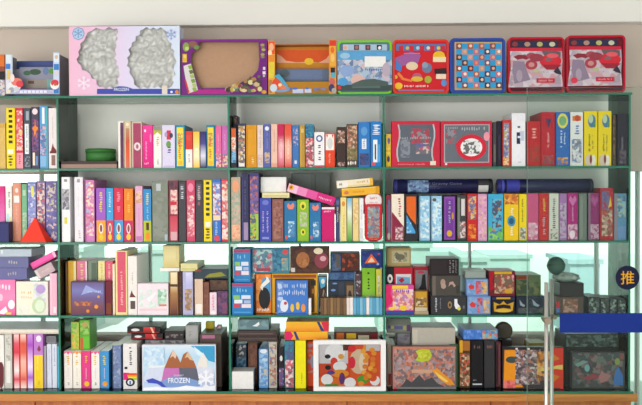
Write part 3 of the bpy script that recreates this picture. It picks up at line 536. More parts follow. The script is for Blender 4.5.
# middle bay
BL = lambda: [Rc(0, .9, 1, .98, 'b03a60'), Rc(.06, .5, .38, .62, '8ac06a'), Rc(.45, .5, .9, .62, 'd8dcea'), Rc(.1, .36, .5, .48, 'e4e8ee'), Rc(.58, .36, .9, .46, 'a8b8d8'), Rc(.06, .22, .4, .34, 'c8485a'), Rc(.46, .22, .92, .34, 'e8d8e0'), Tt(.2, .7, .75, .85, '7ab8e4'), Rc(.1, .06, .9, .1, '4a9ad8')]
b1 = B(3, 231.8, 253, 283, '1e7cc0', 'blue carton with flag like patches, lower one of two', BL(), Y=.01, D=.2)
B(3, 233.5, 250.5, 249, '2a80bc', 'blue carton with flag like patches, upper one of two', BL(), on=b1, Y=.03, D=.17)
d1 = B(3, 254, 271.6, 274, 'e0782a', 'orange edged box with a black round shape and white bone', [Np(.05, .02, .95, .98, 'e0782a d86a20 f0a04a', 40), Pg('4a98cc', (.25, .35), (.5, .9), (.97, .9), (.97, .35)), El(.6, .38, .34, .28, '16161a'), Pg('f3efe4', (.35, .66), (.42, .74), (.7, .86), (.72, .94), (.84, .9), (.92, .82), (.84, .78), (.52, .66), (.48, .58)), Tt(.15, .04, .9, .14, 'e8e4dc', 4), Rc(0, 0, .1, 1, '3a1a1a')], Y=.06, D=.08)
d2 = B(3, 272, 317.5, 273.6, 'e2a41c', 'mustard framed dark box behind the blue logic box', [Pg('5a3a1a', (.06, .88), (.94, .88), (.94, .02), (.06, .02)), Rc(.86, .7, .97, .84, '2a2010'), Rc(.88, .5, .95, .62, 'b0702a'), Rc(.02, .9, .98, .98, '9a4a20')], Y=.06, D=.14)
B(3, 276.4, 308, 280.5, '3f77c8', 'small blue box with grey lettering and yellow chicks like dots', [Np(.03, .03, .2, .97, '6a90d0 c8d4ec 3f77c8 5a88cc', 40), Tt(.22, .77, .96, .93, 'b8c4dc', 7), Tt(.2, .56, .92, .74, 'c0cadf', 6), El(.24, .26, .13, .18, 'dde4f2'), El(.28, .34, .05, .05, 'c83a4a'), El(.5, .2, .06, .12, 'e6bc3a'), El(.68, .26, .06, .12, 'e6bc3a'), El(.86, .2, .07, .12, 'e0904a'), Rc(.05, .02, .95, .06, '2a5aa8')], Y=.008, D=.035)
B(3, 308.4, 311.4, 298.5, 'f2f2f2', 'narrow white card end right of the small blue box', [], Y=.012, D=.03)
B(3, 318, 327, 276, '3a2420', 'dark box with blue top and brown stripes, right of the mustard framed box', [Pg('4aa0c8', (.05, .98), (.95, .98), (.8, .72), (.3, .66)), Pg('8a8070', (.1, .02), (.3, .02), (.75, .6), (.6, .64)), Pg('6a6056', (.6, .02), (.8, .02), (.95, .5), (.85, .56)), El(.55, .86, .22, .07, 'd8e0d8')], Y=.075, D=.1)
t1 = B(3, 251.5, 289.4, 248.2, '3a7f94', 'teal picture box with pale faces print, standing on the orange edged box', [Np(.03, .05, .55, .95, '3a7f94 8ac0c0 c86a78 b8dcd8 2a6a80 a84858', 45), Np(.55, .05, .8, .95, '2a5a80 3a7f9a 4a90a8 2a4a6a', 45), Np(.8, .1, .97, .6, '3a8a9a 6a9aa0 c89a6a', 45), El(.9, .85, .08, .1, 'd84a4a'), Rc(.12, .08, .5, .2, 'a03a50')], on=[d1, d2], Y=.07, D=.05)
t2 = B(3, 290, 329.6, 246.6, '4a2c22', 'dark brown picture box with tan and maroon printed shapes, on the mustard framed box', [Np(.03, .03, .97, .97, '4a2c22 5a3428 3a2018', 35), El(.32, .5, .17, .3, 'a8683a'), Np(.2, .3, .46, .7, 'a8683a 8a5430 b87a48', 45), El(.8, .48, .18, .3, '8a3a48'), El(.72, .84, .12, .12, 'e8d8b8'), El(.84, .55, .08, .1, 'd8a0a8'), Rc(.02, .04, .12, .2, 'd0c8c0')], on=d2, Y=.07, D=.05, side='2a1814')
k0 = B(3, 327.8, 355, 280.5, '26303e', 'navy flat box low behind the brown card decks', [Tt(.1, .55, .35, .95, '6a90d0'), Rc(.4, .05, .6, .95, '343a48'), Pg('4a3428', (.66, .1), (.98, .1), (.98, .95), (.66, .95)), Rc(.7, .2, .94, .85, '8a7050'), El(.82, .5, .07, .2, '3a2a20')], Y=.075, D=.16, ym=288)
k1 = B(3, 328.2, 355, 272.2, '2f4a72', 'slate blue flat box below the ember picture box', [Np(.03, .1, .97, .9, '2f4a72 3a5a88 26406a 4a6a90', 45)], on=k0, Y=.08, D=.16, ym=276)
B(3, 330.2, 360, 252.4, '2a2630', 'dark ember picture box with blue left edge', [Np(.03, .05, .35, .95, '2a4a7a 3a5a88 2a2a3a 5a6a80', 45), Np(.4, .05, .97, .95, '3a1e18 7a3420 5a281c a84a2a 2a1612', 40), Rc(.2, .2, .32, .9, '5a5048')], on=k1, Y=.09, D=.1)
B(3, 355.4, 361.6, 272, '3a2028', 'dark red upright carton left of the green box', [Np(.1, .05, .9, .95, '3a2028 5a2a34 a8a8b0 2a1a20', 70)], Y=.075, D=.1)
g1 = B(3, 362, 375.6, 268, '7ab426', 'lime green carton with black squiggles', [Gp(.05, .05, .95, .95, '6a9a5a 8ac030 7ab020'), Tt(.35, .5, .6, .92, '2a3a10', 3), Np(.4, .05, .9, .4, '7ab426 a8b890 8a9a6a', 55)], Y=.075, D=.15)
g2 = B(3, 376, 381.4, 269, 'd8cf4a', 'yellow green carton with white picture strip', [Rc(.25, .2, .75, .85, 'd8dcc0'), Np(.3, .25, .7, .7, 'd8dcc0 a8a870 c8c840', 70)], Y=.075, D=.15)
B(3, 361.4, 382.2, 250.4, '22357a', 'navy box with a glowing orange triangle', [Np(.03, .05, .97, .95, '22357a 2a4490 1c2c66', 40), Pg('e8642a', (.14, .25), (.48, .82), (.82, .28)), Pg('f0d0b0', (.3, .3), (.48, .62), (.66, .34)), El(.8, .2, .07, .07, '9ab0d8'), El(.85, .8, .05, .05, 'd84a5a')], on=[g1, g2], Y=.08, D=.12)
# rows of thin card decks in front
cx = 320.4
DK = ['6a5038', '8a6844', '6f5338', '94724c', '7a5c3c', '8a6a46', '6a4f36', '80603e', 'ead9d2', 'f2e8e4', '6aaed0', '4f9cc6', '86bcd6', '5aa2c8', 'efe6e2', '74b4d4', '58a0c4', '7ab8d6', '62a8cc']
DW = ['brown', 'tan brown', 'dull brown', 'light brown', 'mid brown', 'warm brown', 'deep brown', 'reddish brown', 'pale pink', 'cream white', 'sky blue', 'deeper blue', 'pale blue', 'mid blue', 'white', 'light blue', 'strong blue', 'soft blue', 'clear blue']
for i, c in enumerate(DK):
    w = 62.2/len(DK)
    where = 'leftmost of the row' if i == 0 else 'rightmost of the row' if i == len(DK)-1 else 'right of the %s one' % DW[i-1]
    B(3, cx + i*w, cx + (i+1)*w, 298, c, 'thin %s card deck on edge, %s' % (DW[i], where), [Rc(.25, .02, .75, .98, c)], name='card_deck', cat='card deck', Y=.01, D=.055, group='card decks in a row at the front', loc_words='third shelf', bev=.0006)
# right bay
r1 = B(3, 386, 413, 267, '20161a', 'red and black box with white rings at its left and a blue picture', [Rc(.0, 0, .3, 1, '18141a'), Rc(.3, 0, 1, 1, 'b81a30'), El(.14, .75, .1, .1, 'e8e4e0'), El(.14, .75, .04, .04, '18141a'), El(.1, .42, .08, .09, 'dcd8d4'), El(.22, .42, .06, .09, 'dcd8d4'), Rc(.36, .45, .94, .85, 'd8d0d4'), Pg('6aa4c4', (.4, .5), (.9, .5), (.9, .78), (.4, .8)), Pg('a82038', (.45, .72), (.6, .78), (.7, .72), (.58, .65)), El(.75, .57, .12, .06, '1a1a24')], Y=.06, D=.16)
r2 = B(3, 413.4, 428.5, 266.5, 'a01a2c', 'crimson box with grey window and black figure shape', [Rc(.12, .5, .95, .92, '7a7a80'), Pg('17171b', (.3, .5), (.5, .6), (.6, .82), (.8, .84), (.85, .6), (.9, .5)), El(.5, .88, .25, .03, 'b83a50'), Rc(.1, .1, .95, .42, '4a2a1a')], Y=.07, D=.16)
B(3, 386.6, 411, 247.4, '9a8454', 'sand coloured picture box standing on the red and black box', [Rc(.06, .08, .97, .92, 'a8925c'), Rc(.2, .18, .95, .84, 'b8ac88'), Np(.28, .25, .85, .75, '8a8a6a c8c0a8 5a5a48 b8ac88', 45), El(.55, .5, .2, .16, '6a6450')], on=r1, Y=.07, D=.1)
B(3, 385.8, 414, 285, 'd84a98', 'pink, yellow and blue toy carton in front of the red and black box', [Pg('d81a60', (0, 1), (.2, 1), (.16, .7), (.26, .45), (0, .2)), Rc(.22, .88, .8, .99, 'ecc83a'), Np(.24, .16, .98, .86, 'e0a8c8 d86a9a f0c8a0 c85a50 e8d8e8 9a6ab0 f0d060', 55), Tt(.35, .74, .85, .86, '7a4ab0'), El(.62, .22, .14, .09, 'ecc42a'), El(.2, .2, .12, .06, 'e8c83a'), Rc(0, 0, 1, .13, '2a4a9a')], Y=.01, D=.045)
c1 = flat(3, 414.4, 428.6, 311.2, 'b09a7a', 'lower of two thin beige card boxes by the toy carton', [], Y=.01, D=.05, ym=313)
c2 = flat(3, 414.8, 427.6, 307.4, 'cbbba0', 'upper of two thin beige card boxes by the toy carton', [], on=c1, Y=.01, D=.05, ym=309)
B(3, 414.4, 427.6, 291, '9a7030', 'yellow brown small carton on two thin beige boxes', [Rc(.1, .6, .95, .95, 'c8962a'), Np(.1, .05, .95, .6, '8a5a2a c8a040 5a3a20 d8c8a0', 55)], on=c2, Y=.01, D=.05)
h1 = B(3, 431, 466.6, 296, '35353a', 'charcoal box with pale sideways title and two egg dots', [Tt(.1, .12, .17, .92, 'c8c8cc'), Tt(.24, .25, .28, .9, '8a8a90'), El(.53, .52, .06, .2, '9a7a4a'), El(.53, .52, .03, .1, '35353a'), Pg('e8e8ec', (.66, .85), (.74, .85), (.75, .6), (.82, .45), (.8, .3), (.7, .3), (.66, .5)), El(.79, .32, .05, .1, 'd8d84a'), El(.93, .4, .03, .1, '6a6a6e')], Y=.01, D=.2)
h2 = B(3, 432, 460.5, 275.6, '4a4540', 'dark grey brown box with two pale face like smudges', [Rc(0, 0, .12, 1, '6a6058'), El(.38, .66, .09, .18, 'a88a7c'), El(.4, .48, .09, .14, 'b0948a'), Pg('b8968a', (.58, .45), (.62, .68), (.74, .72), (.84, .5), (.78, .42), (.72, .58), (.64, .55)), Rc(.86, .1, .98, .5, '3a3a36')], on=h1, Y=.012, D=.19)
h3 = B(3, 429.6, 459, 258.6, '221c1e', 'black box with grey small print at its right, top of its stack', [Rc(.04, .08, .58, .92, '2c2225'), Tt(.66, .12, .74, .92, '8a8486'), Tt(.77, .12, .85, .92, '908a8c'), Tt(.88, .12, .93, .9, '8a8486')], on=h2, Y=.012, D=.18)
CM = lambda: [Np(.03, .05, .97, .95, '7a9ccc 8aa8d4 6a90c4', 40), Pg('d83a3a', (.08, .55), (.2, .7), (.36, .6), (.34, .4), (.15, .4)), Np(.42, .1, .66, .9, 'c8485a 7a9ccc d86a6a a83a4a', 55), Np(.7, .1, .95, .9, 'e0b03a d8c890 7a9ccc e8943a 4a6aa8', 55)]
e1 = B(3, 467.2, 490.6, 296, '6a8cc0', 'light blue comic box with red figures, lower one of two', CM(), Y=.01, D=.2)
e2 = B(3, 466.2, 488.4, 279, '6a8cc0', 'light blue comic box with red figures, upper one of two', CM(), on=e1, Y=.012, D=.19)
B(3, 465, 486, 270.6, '8a968e', 'grey green flat box on the upper light blue comic box', [Rc(.02, .1, .98, .8, '96a29a')], on=e2, Y=.03, D=.15)
j1 = B(3, 491.4, 515.4, 296.4, '1a1720', 'black box with golden insect like crest', [Rc(.02, .82, .98, .98, '1e2a5a'), Pg('c8982a', (.08, .7), (.35, .55), (.5, .75), (.65, .55), (.95, .7), (.9, .2), (.6, .12), (.1, .16)), Rc(.2, .86, .8, .96, 'c8a02a'), Pg('1a1720', (.2, .5), (.5, .56), (.8, .5), (.82, .3), (.5, .36), (.18, .3)), El(.5, .2, .35, .09, 'd8b03a')], Y=.01, D=.2)
j2 = B(3, 489, 515.2, 271, '6a1826', 'maroon toy box with yellow header and crowded print', [Pg('a01024', (0, 1), (.22, 1), (.12, .6), (.2, .3), (0, .2)), Rc(.2, .88, .88, .99, 'c8a02a'), Np(.2, .1, .96, .86, '6a4a3a a87a5a 8a3a3a c8a890 5a5a4a a83a3a', 50), El(.75, .2, .16, .1, 'c8982a'), El(.92, .78, .05, .08, 'd88a9a')], on=j1, Y=.012, D=.16)
q1 = B(3, 516.4, 545, 296, '222a38', 'dark blue box with grey arrow marks by the door handle', [Pg('8a96a0', (.1, .8), (.2, .6), (.3, .5), (.26, .4), (.12, .5)), Pg('8a96a0', (.55, .85), (.7, .6), (.82, .5), (.76, .4), (.6, .5)), Np(.05, .05, .95, .35, '222a38 4a525a 5a5a4a', 50)], Y=.012, D=.2)
B(3, 516, 541, 275, '4a5a3a', 'olive green flat box with red stripe by the door handle', [Rc(.0, .82, .5, .95, '7a2418'), Np(.02, .05, .98, .75, '3a4a34 56663e 2a3a30 6a6a40', 40)], on=q1, Y=.014, D=.18)
w0 = B(3, 556, 583.6, 297, '4e4038', 'brown carton with beige and red print low by the door handle', [Np(.25, .1, .8, .9, '7a5a48 a88a78 8a4a3a 5a4a40', 50), Rc(0, .35, .12, .75, 'b02a30'), Rc(0, .1, .12, .35, '3a6aa8')], Y=.012, D=.2)
w1 = B(3, 559.6, 584, 283, '241f1e', 'near black carton under the grey sack, behind the door handle', [Rc(.05, .05, .95, .9, '2c2624')], on=w0, Y=.016, D=.19)
for i, (a, b, t, w_) in enumerate(((588, 600, 297, 'speckled black carton nearest the grey sack'), (600.4, 609, 298, 'speckled black carton second in the low row of four'), (609.4, 617, 298.6, 'speckled black carton third in the low row of four'), (617.4, 626, 299.4, 'speckled black carton at the right end of the low row'))):
    B(3, a, b, t, '26292a', w_, [Np(.05, .05, .95, .95, '26292a 5a6a62 8a9a90 1c1e20 3a4040', 55)], Y=.02, D=.15, group='low dark cartons in a row')

# ================================================================== BOTTOM SHELF
B(4, -8, 4, 335, 'eeeae4', 'white spine with dark red round corner at the far left', [El(.75, .25, .3, .25, '6a2a30')], Y=.02)
v0 = B(4, 4.4, 12, 334.2, 'ccc9c0', 'grey white spine under the big white flat box', [Rc(.2, .1, .8, .5, 'e8e6e0'), Np(.2, .5, .8, .95, 'ccc9c0 a8a49a d8d4cc', 55)], Y=.02, D=.25)
v1 = B(4, 13, 19.6, 334.2, 'e0485a', 'red spine with white cloud patches, left of the coral spine', [Gp(.05, 0, .95, 1, 'f6e4e4 e0485a f6e8e8 f0b0b4 d8384c e05a68 f0d0d0'), Rc(0, 0, .1, 1, '4a1a20')], Y=.02, D=.25)
v2 = B(4, 19.9, 26.6, 334.2, 'e86a54', 'coral spine with white cloud patches, right of the red spine', [Gp(.05, 0, .95, 1, 'f6e8e0 e05a4a f0a890 f4b8a8 e0604c dc5848 f0d8cc')], Y=.02, D=.25)
v3 = B(4, 27, 33.2, 334.2, 'b45ac8', 'violet spine with white cloud patches', [Gp(.05, 0, .95, 1, 'f4ecf8 b060c8 f0e0f4 d8a8e0 a84ac0 c890d8')], Y=.02, D=.25)
v4 = B(4, 33.6, 43, 334.2, 'c07acc', 'two tone spine, orchid above and yellow below', [Rc(0, 0, 1, .62, 'f0cf1e'), El(.55, .92, .3, .06, 'f0e4f4'), Pg('8a3a4a', (.35, .72), (.6, .8), (.8, .72), (.6, .68)), Tt(.3, .32, .5, .6, 'f6ecc0'), Tt(.35, .06, .7, .14, 'd8a81a')], Y=.02, D=.25)
B(4, 43.6, 46.4, 346, 'aaa6b0', 'narrow grey lilac spine right of the yellow and orchid one', [], Y=.03)
v5 = B(4, 46.8, 51.6, 344, 'd8dcec', 'white blue spine, left of two alike under a grey carton', [Tt(.3, .4, .7, .9, 'b0b8d4')], Y=.03)
v6 = B(4, 52, 57, 344, 'dce0ee', 'white blue spine, right of two alike under a grey carton', [Tt(.3, .5, .7, .95, '8a90b0')], Y=.03)
B(4, 57.3, 59.6, 346, '5ab8d8', 'thin cyan spine against the first glass divider', [], Y=.03)
B(4, 46, 56, 336, '8e8c92', 'small grey carton lying on two white blue spines', [Rc(.1, .1, .9, .9, '7a787e')], on=[v5, v6], Y=.05, D=.12, ym=340)
flat(4, -20, 59.4, 329.4, 'e6ded0', 'big white flat box lying across the book tops', [Rc(0, 0, 1, .3, 'd0c6b4')], on=[v0, v1, v2, v3, v4], Y=.022, D=.255, top='f4f4f4', ym=331)
# left bay
def wsp(x0, x1, c, look, topc, tcol, foot, pk=False):
    return B(4, x0, x1, 351, c, look, [Pg(topc, (0, .93), (.3, .97), (.5, .9), (.75, .97), (1, .92), (1, 1), (0, 1)), Tt(.28, .62, .7, .88, tcol), El(.55, .12, .3, .07, foot) if pk else Tt(.35, .08, .7, .16, foot), Tt(.42, .25, .56, .55, 'c8c0b8' if not pk else 'f0d8e0')], Y=.02, D=.26, top='f3f1ea')
w1_ = wsp(64, 72.4, 'f0e8e2', 'white spine with pink top and yellow title, leftmost of its kind', 'e8508a', 'd8a83a', '8a8a8a')
w2_ = wsp(72.8, 81.2, 'f4ece0', 'white spine with orange top and yellow title', 'f08a3a', 'd8b03a', '6a6a6a')
w3_ = wsp(81.7, 90.8, 'e23a86', 'hot pink spine with yellow title and yellow disc', 'e8407a', 'e8c02a', 'f0c020', True)
w4_ = wsp(91.2, 99.6, 'f2ece8', 'white spine with pink top, between pink and blue spines', 'e8588a', 'd8b83a', '5a5a5a')
w5_ = wsp(100, 109, '3f93d0', 'bright blue spine with yellow title and orange disc', '3f93d0', 'e8d03a', 'f09a3a', True)
gb = B(4, 79.6, 90, 320, '5aa82c', 'bright green carton standing on the white and pink spines, right of a pair', [Np(.05, .5, .95, .97, '5aa82c 7ac04a 4a8a2a 9ac86a b8a85a', 55), El(.5, .85, .3, .09, 'b8a060'), Rc(.05, .02, .3, .4, 'e04a3a'), Rc(.35, .05, .95, .45, '6aba34')], on=[w1_, w2_, w3_], Y=.05, D=.12)
B(4, 71, 79.3, 322, 'a8b84a', 'green and orange carton standing on the white spines, left of a pair', [Np(.05, .05, .95, .6, 'e08a3a a8c84a f0b060 8ab03a', 55), Np(.05, .6, .95, .97, '6ab03a 9ac85a c8b86a', 55)], on=[w1_, w2_, w3_], Y=.052, D=.12)
B(4, 112.2, 121, 345.4, '7084b0', 'blue grey spine with worn white print', [Np(.06, .03, .94, .97, '7084b0 8a98b8 5a6a98 a8b0c0 6a7ca8', 60), Rc(0, 0, .08, 1, '26242a')], Y=.02, D=.26, top='eceae2')
B(4, 123, 137.2, 343.6, 'e8e4e2', 'white box spine with black title, rainbow band and black ring', [Tt(.42, .52, .66, .93, '34343a', 5), Rc(.08, .44, .3, .49, '2a2a30'), Rc(0, .2, .4, .36, 'd8187a'), Rc(.25, .31, 1, .35, 'e2401e'), Rc(.3, .275, 1, .31, 'f0921e'), Rc(.35, .24, 1, .275, 'ecd41e'), Rc(.4, .2, 1, .24, '9ac83a'), El(.5, .15, .34, .09, '262a38'), El(.5, .15, .2, .055, 'e0e4ec'), Rc(.44, .1, .56, .18, '4a6ab0')], Y=.008, D=.27, top='eceae2')
x1_ = B(4, 140.6, 143.4, 347, '2a2630', 'thin black spine left of the snowflake puzzle', [], Y=.06)
x3_ = B(4, 145, 184.5, 340, '6a6a72', 'grey box hidden behind the snowflake puzzle', [Np(.05, .9, .95, .99, '8a8a90 5a5a60 b0a8a8', 50)], Y=.08, D=.2)
s1 = flat(4, 131, 163, 333.6, '26181a', 'lower black and red flat box behind the snowflake puzzle', [Rc(.02, .08, .98, .3, '8a1a20'), El(.22, .5, .12, .22, 'e4dcdc'), Gp(.45, .05, .8, .95, 'a01820 d82a2a'), Pg('f0a090', (.72, .05), (.78, .05), (.7, .95), (.64, .95))], on=x3_, Y=.09, D=.17, ym=336)
s2 = flat(4, 127, 160, 326.6, '201618', 'upper black and red flat box behind the snowflake puzzle', [Rc(.02, .05, .98, .22, '7a181e'), El(.25, .52, .13, .22, 'e8e2e0'), Gp(.5, .05, .85, .95, '8a181e e03a30'), Pg('f6b8a0', (.78, .05), (.84, .05), (.76, .95), (.7, .95))], on=s1, Y=.09, D=.17, ym=330)
B(4, 164.5, 184, 331, '302c2c', 'dark box right of the two black and red flat boxes', [Np(.05, .1, .95, .6, '302c2c 8a8484 1e1a1c 6a3a3a', 55)], on=x3_, Y=.1, D=.15, ym=336)
x4_ = B(4, 185, 199, 345, '8a8688', 'grey carton under the pale grey carton', [], Y=.08, D=.18)
B(4, 185.6, 198.4, 325, 'a8a6a6', 'pale grey carton standing up behind the snowflake puzzle', [Rc(.06, .04, .94, .95, 'b4b2b0'), Tt(.2, .4, .5, .7, '9a9896')], on=x4_, Y=.09, D=.1)
x5_ = B(4, 199.6, 221.6, 334, '4e423c', 'dark brown box at the right of the snowflake puzzle', [Rc(.03, .02, .97, .97, '54463e'), Rc(.1, .92, .7, .985, 'b06a8a')], Y=.05, D=.22, top='6a625a')
B(4, 205.6, 214, 322, 'd8c02a', 'yellow card on top of the dark brown box', [Rc(.05, .05, .8, .95, 'e0c82e')], on=x5_, Y=.2, D=.04, name='card_pack', cat='card pack')
B(4, 216.6, 221.2, 325.5, 'd85a7a', 'pink and white card on top of the dark brown box', [Pg('e8e4e8', (0, 0), (1, 0), (1, 1), (.7, 1))], on=x5_, Y=.2, D=.04, name='card_pack', cat='card pack')
# middle bay
B(4, 231.6, 253.6, 371.5, 'eceae8', 'plain white cube carton at the front', [], name='carton', Y=.008, D=.1, side='a8a6a2', top='d8d6d2')
n0 = B(4, 235.8, 246.4, 344, '2a5a7a', 'dark blue box with black and white crest behind the white cube', [Np(.02, .66, .98, .98, '1a1c20 d8dcdc 24282c 2a3a48', 60), Np(.1, .02, .95, .66, '2a5a7a 3a6a88 1a3a58 6a8aa0', 55)], Y=.14, D=.13)
n1 = B(4, 248, 257.4, 342, '6a4434', 'brown spine behind the white cube', [Np(.05, .05, .95, .95, '6a4434 7a5040 5a3628 8a5a44', 60)], Y=.12, D=.15)
n2 = B(4, 258.8, 268.4, 349, '5a94d0', 'light blue picture spine right of the brown spine', [Np(.05, .05, .95, .9, '5a94d0 8ab8e0 b8d4ec 4a80c0 c8b890', 55), El(.5, .95, .4, .06, 'd8e0ea')], Y=.03, D=.24)
n3 = B(4, 268.8, 277, 342, 'b8b4a8', 'cream and russet picture spine right of the light blue one', [Np(.05, .05, .95, .95, 'c8c4b4 8a4a3a b8a890 5a78a8 a86a50', 55)], Y=.03, D=.24)
n4 = B(4, 278.4, 284, 346.6, '201c24', 'narrow black spine with white badge and violet foot', [Rc(.15, .55, .9, .8, '18161a'), El(.5, .72, .28, .07, 'd8d4d8'), Np(.05, .05, .95, .48, '4a4a90 c8c0d8 6a2a4a 3a3a78', 65)], Y=.03)
n5 = B(4, 284.4, 294, 341, '3a7a8a', 'teal and crimson picture spine left of the bright yellow one', [Np(.03, .6, .97, .98, '3a7a8a 4a5a90 2a8a98 5a4a7a', 55), Np(.03, .02, .97, .6, 'a83048 e8e0dc 3a2a40 d8506a c8c0c8', 55)], Y=.03)
n6 = B(4, 295, 306, 340.6, 'eee20a', 'plain bright yellow spine with small black title low down', [Tt(.55, .1, .68, .32, '3a3a10')], Y=.02, D=.25)
n7 = B(4, 306.6, 315, 341.4, 'dc4a1e', 'orange red picture spine behind the white framed puzzle', [Np(.05, .3, .95, .95, 'dc4a1e e8782a 8a8aa0 e0502a c83a1a', 55), El(.7, .55, .25, .14, '8a98b0')], Y=.06)
z1 = flat(4, 238, 277.6, 336, '3c302e', 'lower dark brown tray box on the spines', [Rc(.02, .4, .98, .6, '5a4844')], on=[n0, n1, n3], Y=.04, D=.22, ym=338, top='5a4c46')
z2 = flat(4, 237, 277, 330.6, '443634', 'upper dark brown tray box on the spines', [Rc(.05, .3, .9, .5, '6a5650')], on=z1, Y=.04, D=.22, ym=333, top='54463f')
B(4, 238, 269, 319.4, '6a8a90', 'grey teal box with white bird shape, on dark tray boxes', [Np(.03, .05, .97, .95, '6a8a90 86a2a6 5a7a80', 35), Pg('eef2f2', (.45, .35), (.55, .5), (.68, .8), (.7, .5), (.62, .3))], on=z2, Y=.06, D=.15, ym=324)
OR = lambda f: [Gp(0, .02, 1, .98, 'e88a1e f0a82a e8b82a'), Pg('d81a60', (0, 0), (.14, 0), (.2, .5), (.14, 1), (0, 1)) if f else Pg('d82a4a', (.9, 0), (1, 0), (1, 1), (.82, 1)), Pg('2a3a78', (.2, 1), (.26, 1), (.34, 0), (.27, 0)) if f else Pg('2a3a78', (.72, 1), (.78, 1), (.9, 0), (.82, 0))]
z3 = flat(4, 284.5, 328, 331.4, 'e88a1e', 'lower orange flat box with pink left end', OR(True), on=[n5, n6, n7], Y=.03, D=.2, ym=336)
z4 = flat(4, 286, 329, 321.6, 'eaa01e', 'upper orange flat box with blue and red right end', OR(False), on=z3, Y=.03, D=.2, ym=326)
y0 = B(4, 331, 381, 341, '54483e', 'dark brown box hidden behind the white framed puzzle', [], Y=.09, D=.18)
y1 = flat(4, 334, 378, 331.8, '4a342a', 'dark flat box with orange and yellow squares behind the white framed puzzle', [Rc(.05, .2, .22, .9, 'c8682a'), Rc(.28, .2, .5, .85, 'd8b02a'), Rc(.55, .05, .8, .6, 'c8bca0'), Rc(.84, .05, .98, .8, '7a1e24')], on=y0, Y=.1, D=.15, ym=336)
# right bay
B(4, 387, 391.6, 344, 'b0a48e', 'beige spine between white framed puzzle and grey orange puzzle', [Rc(.2, .03, .9, .3, 'a02420')], Y=.06)
B(4, 391.9, 396, 346, '8a7a60', 'olive spine peeking out left of the grey orange puzzle', [], Y=.07)
o0 = B(4, 396.4, 411, 346, '5a5a58', 'grey box hidden behind the grey orange puzzle', [], Y=.1, D=.16)
o1 = B(4, 397, 410.6, 333, '6a686a', 'grey carton with violet speckles, behind the puzzle', [Np(.05, .05, .95, .95, '6a686a 7a7480 5a4a68 808080', 50)], on=o0, Y=.1, D=.12)
B(4, 387, 411, 319, '6e7468', 'olive grey box with violet and yellow stripe, topmost of its stack', [Rc(0, .1, 1, .6, '7a7c74'), Rc(.02, .3, .14, .55, '5a4070'), Rc(.3, .25, .65, .5, '5a5a88'), Rc(.15, .3, .28, .5, 'a8a86a'), Rc(.68, .2, .8, .5, 'a8a05a'), Rc(.84, .1, .98, .6, '5a3a6a')], on=o1, Y=.1, D=.12, ym=326)
o2 = B(4, 412.4, 427.8, 345.6, 'c6c4c0', 'white grey box top behind the grey orange puzzle', [], Y=.07, D=.17)
o3 = B(4, 428.4, 438, 345.6, 'c8a81e', 'ochre yellow box top behind the grey orange puzzle', [], Y=.07, D=.17)
o4 = B(4, 438.6, 449.4, 345.6, 'c01a26', 'red box top behind the grey orange puzzle', [], Y=.07, D=.17)
flat(4, 412, 455.4, 327.6, 'bdb5a8', 'pale stone grey flat box on the white, yellow and red box tops', [Rc(.0, .1, .12, .9, 'cac2b4')], on=[o2, o3, o4], Y=.075, D=.17, ym=335, top='8a8a84')
B(4, 450, 458.6, 345, '3c7a4c', 'green box end right of the grey orange puzzle', [], Y=.05, D=.2)
p1 = B(4, 459.2, 470.4, 340, '4a3020', 'brown spine with orange head and picture patches', [Rc(0, .74, .3, 1, 'd8a02a'), Rc(.3, .78, .98, .98, 'a8682a'), Np(.04, .04, .96, .72, '4a3020 a88a6a c84a2a 2a2018 d8c0a0 6a4028', 55)], Y=.03)
p2 = B(4, 471, 483.4, 340, '141216', 'black spine with white line near its foot', [Rc(.1, .06, .9, .09, 'c8c8d0'), Tt(.15, .14, .45, .18, '8a8a90'), Tt(.2, .82, .8, .9, '7a5a58')], Y=.03)
p3 = B(4, 484, 495, 340, '2c2a2c', 'charcoal spine right of the black spine', [Rc(.08, .02, .92, .98, '343234'), Tt(.25, .82, .8, .9, '8a5a5a')], Y=.03)
B(4, 495.6, 501, 342, '5a3038', 'dark pink striped spine left of the orange and black puzzle', [Rc(.1, .05, .4, .95, '2a1a1e'), Rc(.6, .05, .85, .95, '8a4a52')], Y=.05)
flat(4, 463.4, 498, 329.6, '4a7ac8', 'blue flat picture box on the black spines', [Np(.02, .05, .52, .95, '3a6ac0 5a88d4 4a7ac8 7aa0e0', 45), Np(.55, .05, .98, .95, '4a90c8 c8b84a 3a78c0 d8602a 6ab0d0', 45)], on=[p1, p2, p3], Y=.04, D=.2, ym=335, top='8aa8b4')
ob = B(4, 529.5, 546, 343, '7a6428', 'dull yellow box behind the orange and black puzzle', [], Y=.1, D=.12)
B(4, 565, 619, 334, '1c2222', 'large black box behind the dark fantasy puzzle', [Np(.02, .75, .98, .98, '1c2222 3a4a48 5a6a66 262e2e', 50)], Y=.09, D=.19)
# ================================================================== tilted boxes, tubes, packs
def slab(row, bl, br, thick, c, look, art=(), Y=.02, D=.2, name='flat_box', loc_words=None, rest=None):
    """a box lying tilted: lower front edge runs from pixel bl to pixel br"""
    A, Bp = P(*bl, Y), P(*br, Y)
    w = math.hypot(Bp.x-A.x, Bp.z-A.z); ang = math.atan2(Bp.z-A.z, Bp.x-A.x); h = thick*.005
    bm = bmesh.new(); mats = [mat(c)]
    add_box(bm, -w/2, w/2, -D/2, D/2, 0, h, 0, .001)
    t = box_art(bm, w, h, -D/2, art, mats, .001)
    o = mesh_obj(name, bm, mats, None, ((A.x+Bp.x)/2, Y + D/2, (A.z+Bp.z)/2))
    if t: title_part(o, t)
    o.rotation_euler = (0, -ang, 0)
    tag(o, fit(look, loc_words or (ROWN[row] + ', ' + bay((bl[0]+br[0])/2))), 'box', 'flat boxes on the ' + ROWN[row])
    return o

